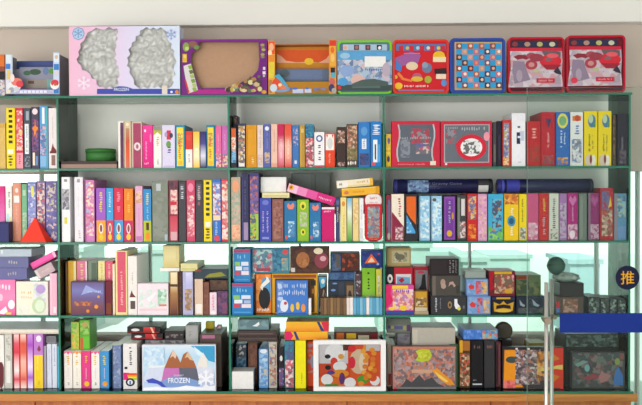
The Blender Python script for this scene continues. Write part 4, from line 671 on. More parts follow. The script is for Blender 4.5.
B(2, 291.5, 330, 173, '69756e', 'grey green carton standing behind the tilted hot pink box', [Rc(.02, .03, .5, .97, '748078'), Rc(.6, .05, .64, .95, '5a655f')], on=[m3, m4, m5], Y=.235, D=.045, name='carton')
cr_ = flat(2, 262, 289.5, 192.6, 'e6dca8', 'cream flat box under the plain white carton', [Rc(.05, .2, .95, .5, 'd0c080')], on=[m1, m2, m3], Y=.02, D=.22, ym=195)
B(2, 260.4, 286.4, 177, 'f0f0ec', 'plain white carton on a cream flat box', [Rc(.02, .03, .98, .97, 'f4f4f2')], on=cr_, Y=.06, D=.18, name='carton', ym=184)
slab(2, (286.6, 191.3), (333.6, 205.8), 8.6, 'd8207c', 'tilted hot pink box sloping down onto the magenta spine', [('r', 0, 0, .2, 1, 'f0c0d8'), ('r', .2, 0, .4, 1, 'ec8abc'), ('r', .4, 0, .62, 1, 'e254a0'), El(.06, .6, .05, .34, 'e8a82a'), El(.06, .6, .02, .14, '8a4a1a'), Tt(.66, .3, .94, .65, 'f0b0d0')], Y=.016, D=.2)
slab(2, (342, 196.6), (380, 193.9), 8, 'eeb22a', 'yellow flat box with orange title, lower of a tilted pair', [Rc(0, .86, 1, 1, 'f2c860'), El(.12, .45, .06, .25, 'd87a4a'), Tt(.28, .3, .6, .62, 'd88a2a'), Rc(.9, 0, 1, 1, 'd8981c')], Y=.02, D=.2)
slab(2, (337, 188.5), (373.4, 185.2), 7.6, 'f0e2c4', 'cream and yellow flat box, upper of a tilted pair', [Rc(.02, .1, .3, .9, 'f2ece4'), Tt(.06, .25, .16, .75, '6a5a50', 3), Tt(.55, .4, .88, .8, 'd8a23a'), Rc(.92, 0, 1, 1, 'eab42a'), Rc(.3, .05, .92, .25, 'e8cf8a')], Y=.024, D=.19)
slab(3, (32.8, 269.2), (57.0, 256.6), 6.6, 'e8489c', 'bright pink box tilted up against the divider', [Rc(.02, .3, .96, .94, 'ee60ac'), Rc(.9, .05, 1, .95, 'f6c0dc')], Y=.03, D=.18)
slab(3, (38.6, 279.6), (55.4, 270.6), 10, 'c4aab0', 'dusty pink beige box tilted under the bright pink one', [Tt(.35, .4, .8, .6, 'e0d0b0'), Rc(.02, .02, .15, .98, 'dcd0cc')], Y=.03, D=.18)

def tube(x0, x1, yc, rpx, look, letter):
    r = rpx*.005*1.03; Y = .055
    a, b = P(x0, yc, Y), P(x1, yc, Y)
    tops = [i['top'] for i in ITEMS if abs(i['z0']-SZ[2]) < .01 and i['x'][1] > a.x and i['x'][0] < b.x and i['top'] < SZ[2]+.27]
    z = max(tops) + r + .0008
    root = bpy.data.objects.new('game_tube', None); COL.objects.link(root); root.location = ((a.x+b.x)/2, Y + r, z)
    L = (b.x-a.x)/2
    bm = bmesh.new(); add_cyl(bm, (-L+.02, 0, 0), (L-.02, 0, 0), r, 40, 0); mesh_obj('tube_body', bm, mat('1c1d44', .3), root)
    for s in (-1, 1):
        bm = bmesh.new(); add_cyl(bm, (s*(L-.0195), 0, 0), (s*(L-.004), 0, 0), r*1.02, 40, 0); add_cyl(bm, (s*(L-.004), 0, 0), (s*L, 0, 0), r*1.02, 40, 0, r*.9 if s > 0 else r*.9)
        mesh_obj('end_cap', bm, mat('2e3070' if s < 0 else '24252f', .35), root)
    def patch(nm, u0, v0, u1, v1, m, k=1):
        bm = bmesh.new(); n = 10; rows = []
        for i in range(n+1):
            t = v0 + (v1-v0)*i/n
            rows.append([bm.verts.new((x, -math.cos(t)*(r+.0006*k), math.sin(t)*(r+.0006*k))) for x in (u0, u1)])
        for i in range(n): bm.faces.new((rows[i][0], rows[i][1], rows[i+1][1], rows[i+1][0]))
        return mesh_obj(nm, bm, m, root)
    if letter:
        patch('picture_label', -L+.07, -.95, -L+.175, .95, nmat('3a4a7a 8aa8c8 2a3464 6a88b0 a8c0d4', 45, 5))
        patch('price_sticker', L-.075, -.95, L-.025, .1, mat('c9c9c4'))
        patch('dark_sticker', L-.075, .15, L-.02, .9, mat('3a3a3c'))
        t = text_obj('title', 'Ball Gravity Game', -.005, .012, .195, .016, 0, mat('8a90b0'), root)
        bm = bmesh.new()
        for v in t.data.vertices:
            an = v.co.z/r; v.co = Vector((v.co.x, -math.cos(an)*(r+.0008), math.sin(an)*(r+.0008)))
        t2 = title_part(root, [(-.1, -.014, -.02, -.008, '5a6090', 9, 0)])
        for v in t2.data.vertices:
            an = v.co.z/r; v.co = Vector((v.co.x, -math.cos(an)*(r+.0008), math.sin(an)*(r+.0008)))
        t2.name = 'small_print'
    else:
        patch('blue_band', -L+.045, -1.1, -L+.11, 1.1, mat('3a3f9a', .3))
        patch('cap_stripe', -L+.02, -1.2, -L+.032, 1.2, mat('4a50b0', .3))
    tag(root, look, 'tube', 'game tubes lying on the second shelf')
tube(394, 493.4, 186, 7.2, 'navy game tube with white lettering lying across the spines, second shelf, right bay', True)
tube(498.2, 594, 186.2, 6.9, 'plain dark navy tube with blue end lying behind the glass door', False)

# blister pack
def blister():
    x0, x1 = P(364.4, 220, .02).x, P(382.4, 220, .02).x
    zt = P(373, 193.5, .02).z; z0 = SZ[2]+.0005
    root = bpy.data.objects.new('blister_pack', None); COL.objects.link(root); root.location = ((x0+x1)/2, .02, z0)
    w = (x1-x0)/2; h = zt-z0
    bm = bmesh.new(); add_poly(bm, rrect(-w, w, 0, h, .028), 0, 0, .02); mesh_obj('backing_card', bm, mat('c02838'), root)
    bm = bmesh.new(); add_poly(bm, rrect(-w+.004, w-.004, h*.72, h-.004, .026), -.0004, 0, .0004); mesh_obj('white_header', bm, mat('ebe4e2'), root)
    bm = bmesh.new(); strip_ring(bm, rrect(-w+.004, w-.004, .006, h*.78, .014), rrect(-w+.014, w-.014, .016, h*.73, .008), -.008, -.0002, 0); mesh_obj('red_frame', bm, mat('d01c2c'), root)
    bm = bmesh.new(); add_poly(bm, rrect(-w+.0142, w-.0142, .0162, h*.728, .007), -.001, 0, .0006); mesh_obj('toy_insert', bm, nmat('8ac0d8 d8e0e4 5a4a90 d8a080 4a7aa8 c8b0b0 c84a5a 8a8a80', 55, 9), root)
    bm = bmesh.new(); add_poly(bm, rrect(-w+.0142, w-.0142, .0162, h*.728, .007), -.006, 0); mesh_obj('clear_window', bm, WINFILM, root)
    title_part(root, [(-.018, h*.87, .018, h*.93, 'd8483a', 4, -.001), (-.02, h*.79, .022, h*.83, 'e0a0a8', 5, -.001), (-.02, .007, .02, .013, 'e8b04a', 5, -.0085)])
    tag(root, 'red and white blister pack with arched top and clear window, beside a glass divider', 'toy pack')
blister()

# red pyramid puzzle
bm = bmesh.new()
A, Bq, T = P(19.6, 241, .008), P(46, 241, .008), P(35.2, 216.6, .035)
z0 = SZ[2]+.0005
pv = [bm.verts.new(v) for v in ((A.x, .008, z0), (Bq.x, .008, z0), (Bq.x+.02, .06, z0), (A.x+.02, .06, z0), (T.x, .034, T.z))]
for q in ((0, 1, 4), (1, 2, 4), (2, 3, 4), (3, 0, 4), (3, 2, 1, 0)): bm.faces.new([pv[i] for i in q])
bmesh.ops.recalc_face_normals(bm, faces=bm.faces)
bmesh.ops.bevel(bm, geom=list(bm.edges), offset=.0012, segments=2, affect='EDGES')
py = mesh_obj('pyramid_puzzle', bm, mat('f23a26', .3), None)
tag(py, 'bright red pyramid standing in front of the violet picture spines', 'pyramid')

# round green tin
c = P(97, 154, .06); r = (P(112.3, 154, .06).x - P(82, 154, .06).x)/2
root = bpy.data.objects.new('round_tin', None); COL.objects.link(root); root.location = (c.x, .05 + r, fl['top']+.0008)
ht = P(97, 148.5, .06).z - root.location.z
bm = bmesh.new(); add_cyl(bm, (0, 0, 0), (0, 0, ht*.8), r*.97, 48); mesh_obj('tin_body', bm, mat('3f7a3c', .35), root)
bm = bmesh.new(); add_cyl(bm, (0, 0, ht*.7), (0, 0, ht*.96), r, 48); add_cyl(bm, (0, 0, ht*.96), (0, 0, ht), r, 48, 0, r*.96); mesh_obj('lid', bm, mat('356e34', .3), root)
bm = bmesh.new(); strip_ring(bm, ell(0, 0, r*.9, r*.9, 40), ell(0, 0, r*.84, r*.84, 40), 0, .001, 0)
for v in bm.verts: v.co = Vector((v.co.x, v.co.z, ht + .0002 + v.co.y))
mesh_obj('rim_ring', bm, mat('26301f', .3), root)
tag(root, 'round green lidded tin standing on the flat brown box', 'tin')

# ================================================================== CABINET TOP
from mathutils.geometry import tessellate_polygon
def holed(bm, outer, holes, y, mi=0):
    loops = [[Vector((p[0], y, p[1])) for p in l] for l in [outer] + holes]
    flatp = [p for l in loops for p in l]
    vs = [bm.verts.new(p) for p in flatp]
    for t in tessellate_polygon([[Vector((p.x, p.z, 0)) for p in l] for l in loops]):
        try:
            f = bm.faces.new([vs[i] for i in t]); f.normal_update()
            if f.normal.y > 0: f.normal_flip()
            f.material_index = mi
        except ValueError: pass
def wob(pts, amp, step, seed):
    """outline through pts with small scallops"""
    rnd = random.Random(seed); o = []
    n = len(pts)
    for i in range(n):
        a, b = Vector(pts[i]), Vector(pts[(i+1) % n]); L = (b-a).length; k = max(1, int(L/step))
        nrm = Vector((-(b-a).y, (b-a).x)).normalized()
        for j in range(k):
            p = a.lerp(b, j/k) + nrm*(amp*(1 if (j % 2) else -.6)*rnd.uniform(.6, 1.1))
            o.append((p.x, p.y))
    return o
class Frame:
    """pixel rectangle on the cabinet top -> local coordinates of a thing standing there"""
    def __init__(s, name, x0, x1, yt, Y, look, cat):
        s.Y = Y; s.xa, s.xb = P(x0, 70, Y).x+.0008, P(x1, 70, Y).x-.0008
        s.z0 = SZ[0]+.0005; s.cx = (s.xa+s.xb)/2
        s.h = P((x0+x1)/2, yt, Y).z - s.z0; s.w = s.xb-s.xa
        s.root = bpy.data.objects.new(name, None); COL.objects.link(s.root); s.root.location = (s.cx, Y, s.z0)
        tag(s.root, look, cat)
    def L(s, px, py):
        p = P(px, py, s.Y); return (p.x-s.cx, p.z-s.z0)
    def poly(s, name, pts, c, y, thick=.0008, px=True, m=None):
        bm = bmesh.new(); add_poly(bm, [s.L(*p) for p in pts] if px else pts, y, 0, thick)
        return mesh_obj(name, bm, m or mat(c), s.root)
    def multi(s, name, shapes, y):
        """several flat printed shapes [(pts in px, colour)] as one part"""
        bm = bmesh.new(); ms = []
        for k, (pts, c) in enumerate(shapes):
            m = mat(c) if isinstance(c, str) else c
            if m not in ms: ms.append(m)
            add_poly(bm, [s.L(*p) for p in pts], y - .0002*k, ms.index(m), 0)
        return mesh_obj(name, bm, ms, s.root)
    def box(s, name, x0, x1, y0, y1, z0, z1, c, bev=.0008, m=None):
        bm = bmesh.new(); add_box(bm, x0, x1, y0, y1, z0, z1, 0, bev)
        return mesh_obj(name, bm, m or mat(c), s.root)
def pe(cx, cy, rx, ry, n=18): return ell(cx, cy, rx, ry, n)
def pr(x0, y0, x1, y1): return [(x0, y1), (x1, y1), (x1, y0), (x0, y0)]
def flake(cx, cy, r, t):
    o = []
    for k in range(6):
        a = k*PI/3 + PI/6; d = (math.cos(a), math.sin(a)); n = (-d[1], d[0])
        o.append([(cx-n[0]*t, cy-n[1]*t), (cx+d[0]*r-n[0]*t, cy+d[1]*r-n[1]*t), (cx+d[0]*r+n[0]*t, cy+d[1]*r+n[1]*t), (cx+n[0]*t, cy+n[1]*t)])
        for s in (-1, 1):
            b = (cx+d[0]*r*.6, cy+d[1]*r*.6); e = a + s*PI/3.5; q = (math.cos(e), math.sin(e)); m = (-q[1], q[0]); rr = r*.36
            o.append([(b[0]-m[0]*t*.7, b[1]-m[1]*t*.7), (b[0]+q[0]*rr-m[0]*t*.7, b[1]+q[1]*rr-m[1]*t*.7), (b[0]+q[0]*rr+m[0]*t*.7, b[1]+q[1]*rr+m[1]*t*.7), (b[0]+m[0]*t*.7, b[1]+m[1]*t*.7)])
    return o

B(0, -10, 5, 54.5, '8a4a3a', 'dark box with orange top cut by the left picture edge', [Rc(0, .72, 1, 1, 'd8702a'), Rc(0, .4, 1, .6, '1e1a24'), Np(0, .02, 1, .4, '8a9ab8 e0d8d0 5a7aa8 c8a0a0', 60)], Y=.02, D=.14, ym=75)

# blue playset box, empty, open front
F = Frame('playset_box', 5.4, 59.6, 54, .02, 'open blue toy box with printed kitchen like scene, left end of cabinet top', 'toy box')
w, h, D = F.w/2, F.h, .14
F.box('side_panel', -w, -w+.003, 0, D, 0, h, '7a7c84'); F.box('side_panel', w-.003, w, 0, D, 0, h*.99, '7a7c84')
F.box('back_panel', -w+.003, w-.003, D-.003, D, 0, h*.94, '46548e')
F.box('floor_panel', -w+.003, w-.003, .002, D-.003, 0, .004, '6a7090')
F.box('inner_panel', -w+.006, w-.006, .07, .074, .004, h*.70, '8a8c9c')
F.multi('inner_print', [(pr(14, 65, 53, 77), '8f91a4'), (pe(30, 70, 6, 3), '3f5a44'), (pe(22, 71, 4, 2.5), '4a6a50'), (pe(41, 69, 3, 4), '6a80a8'), (pe(47, 69, 3.4, 2.6), '5a9a3a'), (pr(21, 77.5, 42, 91), '9a9088'), (pr(42, 77.5, 53, 91), '7ab0a8'), (pr(23, 79, 29, 82), '6a5048')], .069)
F.poly('front_pillar', pr(5.6, 54.5, 12.6, 94), 'c4d0e0', -.0012, .0012)
F.multi('pillar_print', [(pr(6, 55, 11, 63), 'd8e2ea'), (pr(6, 64, 10.5, 69), '3a7ac8'), (pr(7, 70, 10.5, 79), 'e0c070'), (pr(5.8, 80, 9, 93), 'd8d8e0')], -.0014)
F.poly('front_pillar', pr(53.4, 52.5, 59.4, 94), 'c4d4ea', -.0012, .0012)
F.multi('pillar_print', [(pr(53.6, 53, 59.2, 93.8), 'c4d4ea'), (pr(54, 53.5, 59, 62), 'd8e4f0'), (pe(56.5, 57, 1.6, 2), 'e0b090'), (pr(54, 64, 59, 70), '3a80c8'), (pe(56.6, 73, 2, 3), 'd8c8d0'), (pr(53.8, 86, 59, 93.5), '3a7ac0')], -.0014)
F.poly('front_strip', pr(12.6, 89.6, 53.4, 94), 'b8b8dc', -.0012, .0012)
F.multi('strip_print', [(pr(20+i*4, 90.6, 23+i*4, 93), 'e6e8f4') for i in range(7)] + [(pr(12.6, 88.8, 53, 89.6), '5a2a78')], -.0014)
F.multi('badge', [(pe(55, 84.5, 4.6, 5), 'efe8e8'), (pe(55, 83, 4, 3.4), 'd83a4a'), (pe(55, 86, 2, 2), 'f0e6e6'), (pe(55.4, 84.4, 1.4, 1.6), 'a86a3a')], -.003)
F.multi('corner_picture', [(pe(14, 87, 7, 5.5), 'e4e2e6'), (pe(17, 82, 5.5, 4), 'e07a6a'), (pe(12.6, 78, 2.2, 4), 'f0d8d4'), (pe(20, 84, 3.6, 3.4), 'd8404a'), (pe(12, 90, 3, 2.6), '9aa4b0'), (pe(17, 89.4, 3, 2.4), 'c8ccd4'), (pr(7, 90, 11, 93.4), 'e8d8c0')], -.004)

# large pink and white doll box with two scalloped windows
F = Frame('doll_box', 69, 180, 26.2, .012, 'large pink to white box with two empty scalloped windows and blue band', 'toy box')
w, h, D = F.w/2, F.h, .1
Lw = [(105, 28.4), (117.5, 28.4), (116, 42), (114.6, 58), (119, 71), (117, 87.4), (99, 87.4), (96, 80), (86, 72), (77.4, 63), (79.6, 48), (85, 36), (92, 30)]
Rw = [(143, 28.6), (164, 28.6), (169, 41), (175.6, 58), (174.6, 70), (172, 86.6), (137, 87.6), (131, 76), (127.4, 62), (131, 46)]
bm = bmesh.new()
ho = [wob([F.L(*p) for p in q], .008, .017, i) for i, q in enumerate((Lw, Rw))]
holed(bm, [(-w, 0), (w, 0), (w, h), (-w, h)], ho, 0)
for l in ho:     # cut edges of the card
    n = len(l)
    for i in range(n):
        a, b = l[i], l[(i+1) % n]
        bm.faces.new([bm.verts.new(v) for v in ((a[0], 0, a[1]), (b[0], 0, b[1]), (b[0], .0035, b[1]), (a[0], .0035, a[1]))])
mesh_obj('front_card', bm, gmat('eab8d0 e6bcd8 dcd0ea d4dcf0 d4def0', 0, 2*w, -w), F.root)
F.box('side_panel', -w, -w+.002, .001, D, 0, h, 'd8b8cc', 0); F.box('side_panel', w-.002, w, .001, D, 0, h, 'c8d0e4', 0)
F.box('top_panel', -w+.002, w-.002, .001, D, h-.002, h, 'e0d0e0', 0); F.box('bottom_panel', -w+.002, w-.002, .001, D, 0, .002, '3a48a0', 0); F.box('back_panel', -w+.002, w-.002, D-.002, D, .002, h-.002, 'b8aeb4', 0)
bm = bmesh.new(); nx, nz = 60, 36; rnd = random.Random(3)      # crinkled silver plastic tray
gv = [[bm.verts.new((-w+.004+(2*w-.008)*i/nx, .03 + rnd.uniform(-.012, .012) - .012*math.exp(-((abs((i/nx)-.5)-.24)**2)*60), .004+(h-.008)*j/nz)) for i in range(nx+1)] for j in range(nz+1)]
for j in range(nz):
    for i in range(nx): bm.faces.new((gv[j][i], gv[j][i+1], gv[j+1][i+1], gv[j+1][i])).smooth = True
mesh_obj('plastic_tray', bm, mat('d6d3d0', .2, .1), F.root)
for q in ho:
    bm = bmesh.new(); add_poly(bm, q, .004, 0); mesh_obj('window_film', bm, WINFILM, F.root)
F.poly('blue_band', pr(97, 88.8, 179.6, 94.1), '3a48a4', -.0006, .0004)
F.poly('banner', [(110, 91), (114, 87.4), (119, 86.2), (126, 86.6), (132, 88.4), (133, 92), (112, 92.4)], '3a4aa0', -.0012, .0004)
a, b = F.L(121.5, 89.4), F.L(129, 90)
text_obj('title', 'FROZEN', a[0], a[1], .075, .0155, -.0018, mat('dfe4f4'), F.root, bold=.01)
F.multi('snowflake_badge', [(pe(78.4, 33.6, 6.4, 6.6, 8), '8a9ad0'), (pe(78.4, 33.6, 5.4, 5.6, 8), 'b4d0e8')] + [(q, '7a9ac8') for q in flake(78.4, 33.6, 4.6, .35)], -.0006)
F.multi('snowflake', [(q, '8a9ed0') for q in flake(171.2, 34.6, 5.4, .4)] + [(pe(171.2, 34.6, 2, 2, 6), 'a8b8dc')], -.0006)
F.multi('corner_print', [(pr(162, 85.5, 167.4, 94), 'ddd2c4'), (pe(177, 92, 2, 2), 'd8843a'), (pe(171.6, 92, 1.4, 1.2), 'e0e4f0')], -.0012)
F.multi('snowflake', [(q, 'f2e4f0') for q in flake(84, 83, 7, .6)], -.0006)

# purple window box
F = Frame('toy_window_box', 181, 267.4, 39.2, .014, 'purple window box showing bare brown cardboard inside, beside the large pink box', 'toy box')
w, h, D = F.w/2, F.h, .1
hole = [F.L(*p) for p in ((199, 42), (205, 42), (258.6, 42), (259.4, 60), (258, 70), (252, 77), (246, 80), (238, 84), (229, 87.5), (200.5, 88.4), (194, 74), (190.6, 60), (192, 53), (198, 48))]
bm = bmesh.new(); holed(bm, [(-w, 0), (w, 0), (w, h), (-w, h)], [hole], 0)
n = len(hole)
for i in range(n):
    a, b = hole[i], hole[(i+1) % n]
    bm.faces.new([bm.verts.new(v) for v in ((a[0], 0, a[1]), (b[0], 0, b[1]), (b[0], .003, b[1]), (a[0], .003, a[1]))])
mesh_obj('front_card', bm, mat('6e1c78'), F.root)
F.box('side_panel', -w, -w+.002, .001, D, 0, h, '5a1a6a', 0); F.box('side_panel', w-.002, w, .001, D, 0, h, '4a1a60', 0)
F.box('top_panel', -w+.002, w-.002, .001, D, h-.002, h, '6a2078', 0); F.box('bottom_panel', -w+.002, w-.002, .001, D, 0, .002, '5a1a6a', 0)
F.box('cardboard_back', -w+.002, w-.002, .045, .048, .002, h-.002, 'b68f70', 0)
F.multi('magenta_strip', [(pr(188, 89.6, 230, 94), 'b01c86'), (pr(181.4, 39.4, 267, 41), '7a2484')], -.0004)
F.poly('title_panel', [(183.4, 66), (191, 63.6), (198, 90), (188, 93.6)], 'd8d4d0', -.001, .0006)
F.multi('title', [([(187.5+dx, y), (191+dx, y-1), (192.4+dx, y+2.6), (189+dx, y+3.6)], c) for dx, y, c in ((.4, 66, '8aa83a'), (1.2, 70.6, '5a6a2a'), (2.2, 75, 'a0b85a'), (3.2, 79.6, '7a9a3a'), (4.4, 84, 'b0c070'), (4.8, 88.2, '8aa84a'))] + [([(184.4, 80), (186, 79.6), (189.6, 92.6), (188, 93.2)], 'c8344a')], -.0014)
F.multi('corner_picture', [(pe(190, 45, 7, 3.6), '6a4a5a'), (pe(186, 47, 3.2, 4.6), '8a9a4a'), (pe(193, 44, 4, 3), '8a5a4a'), (pe(196.6, 47.4, 2.8, 2.2), '6a8a4a'), (pe(187, 48.6, 2, 2), 'b8d070'), (pr(182.6, 54, 187, 62.4), 'd8b02a'), (pr(183.6, 55, 186, 58), 'e8d070')], -.0008)
rnd = random.Random(11)
F.multi('gold_print', [(pe(262.6+rnd.uniform(-1, 1), 45+i*2.4, 2.2, 1.4, 8), c) for i, c in enumerate(('a8985a', '7a6a4a', 'b8a86a', '6a4a5a', 'a89a60', '8a7a50'))] + [(pr(263, 67, 265.4, 70), 'e0d4e4'), (pr(262.6, 71.4, 265.6, 74.4), 'e4dce8'), (pr(263, 75, 265, 77), 'c8b8d0'), (pe(264, 92, 2.6, 1.8), 'd89a3a')], -.0008)
F.multi('trinket_pile_print', [(pe(228+i*2.1+rnd.uniform(-.8, .8), 91 - rnd.uniform(0, 3+i*.85), rnd.uniform(1.7, 3.1), rnd.uniform(1.5, 2.6), 9), rnd.choice(('6a4a3a', 'b8a04a', '3a2a44', 'c8b080', '5a6a4a', '8a3a4a', 'd8c890', '4a3a2a', '7a8a8a', 'a87a4a'))) for i in range(16) for _ in range(3)], -.001)

# orange playset box
F = Frame('playset_box', 268, 336.6, 40.4, .014, 'open orange toy box with sunset picture inside, between purple box and green tin', 'toy box')
w, h, D = F.w/2, F.h, .1
F.box('side_panel', -w, -w+.0025, 0, D, 0, h, 'd86a2a'); F.box('side_panel', w-.0025, w, 0, D, 0, h, 'c8582a')
F.box('back_panel', -w+.0025, w-.0025, D-.003, D, 0, h*.97, 'c8761e')
F.box('top_panel', -w+.0025, w-.0025, .06, D-.003, h*.95, h*.97, 'a8601a')
F.box('inner_step', -w+.0025, w-.0025, .045, D-.003, 0, h*.3, '5a6470'); F.box('floor_panel', -w+.0025, w-.0025, .001, .045, 0, h*.24, 'b07818')
F.multi('sunset_print', [(pr(275, 44, 329.5, 66), 'c67a18'), (pr(275.6, 47, 329, 59), 'd8561a'), ([(275.6, 51), (280, 53), (285, 58), (296, 59.6), (308, 59), (318, 60), (326, 56), (329, 52), (329, 61), (275.6, 62)], 'e8b090'), (pr(275.6, 60, 329, 65), 'c8861e'), (pe(308.4, 58.6, 4.6, 3.4), 'e8c02a')], .09)
F.multi('sky_print', [(pr(275, 67.5, 329.4, 79.4), '5f6f88'), (pe(284, 72, 5, 4), '4a5a62'), (pr(290, 69, 322, 78), '66779a')], .0445)
F.poly('front_pillar', pr(268.4, 40.8, 275, 94), 'e8a03a', -.0012, .0012)
F.multi('pillar_print', [(pr(268.8, 41.4, 274.6, 54), 'e84a2a'), (pe(271.4, 47, 2.4, 4), 'f0b08a'), (pe(270, 53, 2, 3), 'f4d8b0'), (pr(268.8, 55, 274.4, 64), 'e88a2a'), (pr(268.8, 62, 274.4, 78), 'dcc83a'), (pr(268.8, 80, 272, 93), 'b87a3a')], -.0014)
F.poly('front_pillar', pr(329, 39.6, 336.2, 94), 'e0902e', -.0012, .0012)
F.multi('pillar_print', [(pr(329.4, 40.4, 336, 46), 'd83a2a'), (pr(329.6, 46, 335.8, 66), 'e8a83a'), (pe(332.4, 50, 2, 3), 'e86a2a'), (pe(332.6, 58, 2, 4), 'f0c070'), (pr(330.6, 67.6, 335, 72.6), '20202a'), (pr(330.6, 72.6, 335.4, 77.6), '5aa8b8'), (pe(332, 82, 3, 4), 'c8645a'), (pe(331.6, 88, 3, 4), '3a3a6a'), (pe(334, 90.6, 2.4, 2.6), 'a8a8a0')], -.0014)
F.poly('front_strip', pr(275, 88.6, 329, 94), 'a4701c', -.0012, .0012)
F.multi('title', [(pr(292.6, 89, 303.4, 93.2), 'c0c8e0'), (pr(304.6, 88.8, 311.4, 92.8), 'c4cce4'), (pe(295, 88.6, 2.6, 1.2), '4a6ac0'), (pe(307, 88.4, 2, 1), '4a6ac0'), (pr(313.4, 88.4, 319, 90.4), '4a7ac0'), (pr(320.6, 88.4, 326, 90.2), '5a86c4'), (pr(288, 88, 292, 90.4), '4a6ab8')], -.0016)
F.multi('corner_picture', [(pe(281, 89, 9, 3.4), '7a98c0'), (pe(278, 84, 6, 6), 'd84a2a'), (pe(283, 86, 5, 3.4), 'e07a4a'), ([(274, 76), (279, 74), (284, 80), (289, 88), (284, 86), (279, 80)], '4aa0c0'), (pe(273.6, 88, 3.6, 4), 'c8d4e0'), (pe(280, 85, 1.8, 1.6), 'f0d8b0')], -.003)

# board game tins
def tin(x0, x1, yt, rim, look, inner, fn, rr=.022):
    F = Frame('game_tin', x0, x1, yt, .02, look, 'tin')
    w, h = F.w/2, F.h
    bm = bmesh.new(); out = rrect(-w, w, 0, h, rr); inn = rrect(-w+.011, w-.011, .011, h-.011, rr*.62)
    strip_ring(bm, out, inn, -.006, .03, 0)
    bmesh.ops.bevel(bm, geom=[e for e in bm.edges if all(abs(v.co.y+.006) < 1e-6 for v in e.verts) and len(e.link_faces) == 2 and any(abs(f.normal.y) < .5 for f in e.link_faces)], offset=.002, segments=2, affect='EDGES')
    mesh_obj('rim', bm, mat(rim, .3), F.root)
    bm = bmesh.new(); add_poly(bm, rrect(-w+.0095, w-.0095, .0095, h-.0095, rr*.66), .002, 0, .026); mesh_obj('tray', bm, mat(inner, .4), F.root)
    fn(F, w, h)
    tag(F.root, group='game tins on cabinet top')
    return F
def fg(F, w, h):
    F.multi('token_strip', [(pr(343, 44.4, 387, 50.6), 'a8c0d4')] + [(pr(342.6+i*11.4+dx, 45, 347.6+i*11.4+dx, 50), c) for i, (dx, c) in enumerate(((.4, 'e0d0c8'), (0, '3a2028'), (0, '2a2a34'), (0, '1a1c24')))] + [(pe(345.4, 47.6, 2, 2), 'd8a89a'), (pe(356.6, 47.4, 1.8, 2), 'a86a6a'), (pe(368, 47.4, 1.6, 1.8), '9a5a5a'), (pe(379.6, 48, 1.6, 1.8), 'e8e8ec')], -.001)
    F.poly('paper_insert', pr(337.6, 51, 391.8, 91), '', -.0075, .0008, m=nmat('a8c4d8 6a8ab4 c8d4e0 8aa0c0 4a6a90 d8b8c0 b8c0c8 7a90b8', 38, 21))
    F.multi('insert_print', [(pr(337.6, 51, 391.8, 60), '5aa0d0'), (pe(345, 56, 5, 3), '9ac0dc'), (pr(337.6, 85, 391.8, 91), '3a4a48'), (pr(352, 86, 380, 88), '56706a'), (pe(347, 71, 7, 6), '8aa4d0'), (pe(343, 82, 5, 4), '4a98d0'), (pe(358, 80, 7, 5), 'd8b0a8'), (pr(337.8, 86, 341, 89.6), 'c8303a'), (pe(386, 70, 4, 7), 'b8a8b8'), ([(352, 84), (362, 80), (374, 79), (388, 82), (388, 86), (352, 87)], '4a5a58')], -.0082)
    F.poly('white_label', pr(364.6, 56.6, 385.6, 67), 'ecebe8', -.0092, .0006)
    title_part(F.root, [(*F.L(365, 71.6), *F.L(383, 68.2), '4a5a98', 5, -.0092), (*F.L(367, 78), *F.L(382, 75), '6a78a8', 5, -.0092)])
tin(337.4, 392, 40.4, '7ac81e', 'green rimmed game tin with snowy blue picture insert', '5a7a9a', fg)
def fr(F, w, h):
    F.multi('picture_print', [(pr(396, 44, 446, 50.6), '4a78b0')] + [(pr(399+i*10.4, 45.6, 403.4+i*10.4, 50.6), 'c82838') for i in range(5)] + [(pe(407.4+i*10.4, 48, 1.8, 1.8), c) for i, c in enumerate(('c8b870', 'a8c8d8', 'd8d0c0', 'e0c050'))], .001)
    F.multi('board_print', [([(394.6, 58), (411, 51.4), (421, 55), (418, 63), (398, 66.6)], '9a5a98'), ([(394.6, 59), (402, 66), (401, 72), (395, 69)], '4a78c0'), (pe(412, 66, 6, 4.2), 'e0c8a8'), (pe(427, 68, 5, 5), '6a7a98'), (pe(425, 65, 3, 3), '8a98b0'), (pe(439, 56, 6, 5), 'e8b82a'), (pr(433, 57, 446, 62), 'ecd8b0'), ([(399, 72), (404, 78), (412, 80), (412, 82), (402, 80), (397, 74)], 'e87a3a'), (pe(417, 77, 5, 4), 'b85a78'), (pe(417, 79, 6, 2.6), 'd8b03a'), (pe(428, 79.6, 3.6, 3.6), 'a8a83a'), (pe(398.6, 86, 4, 3.4), 'e8b82a'), (pe(395.6, 77, 2, 2), 'e0a83a'), (pe(444, 83, 3, 3.4), '5a8ac8'), (pr(398, 89.6, 444, 91.4), '9a6a9a'), (pr(404, 53, 420, 54), 'c87ab0'), ([(434, 69), (446, 68), (447, 74), (435, 75)], '2a1c22'), (pr(436, 74, 446, 79), 'ecd0b8')], .0006)
    title_part(F.root, [(*F.L(404, 87.4), *F.L(430, 84.8), 'f0d8d0', 9, -.0004)])
tin(392.6, 449, 39.6, 'd8392c', 'red rimmed game tin with a bright board of buildings and discs', 'cc1a24', fr)
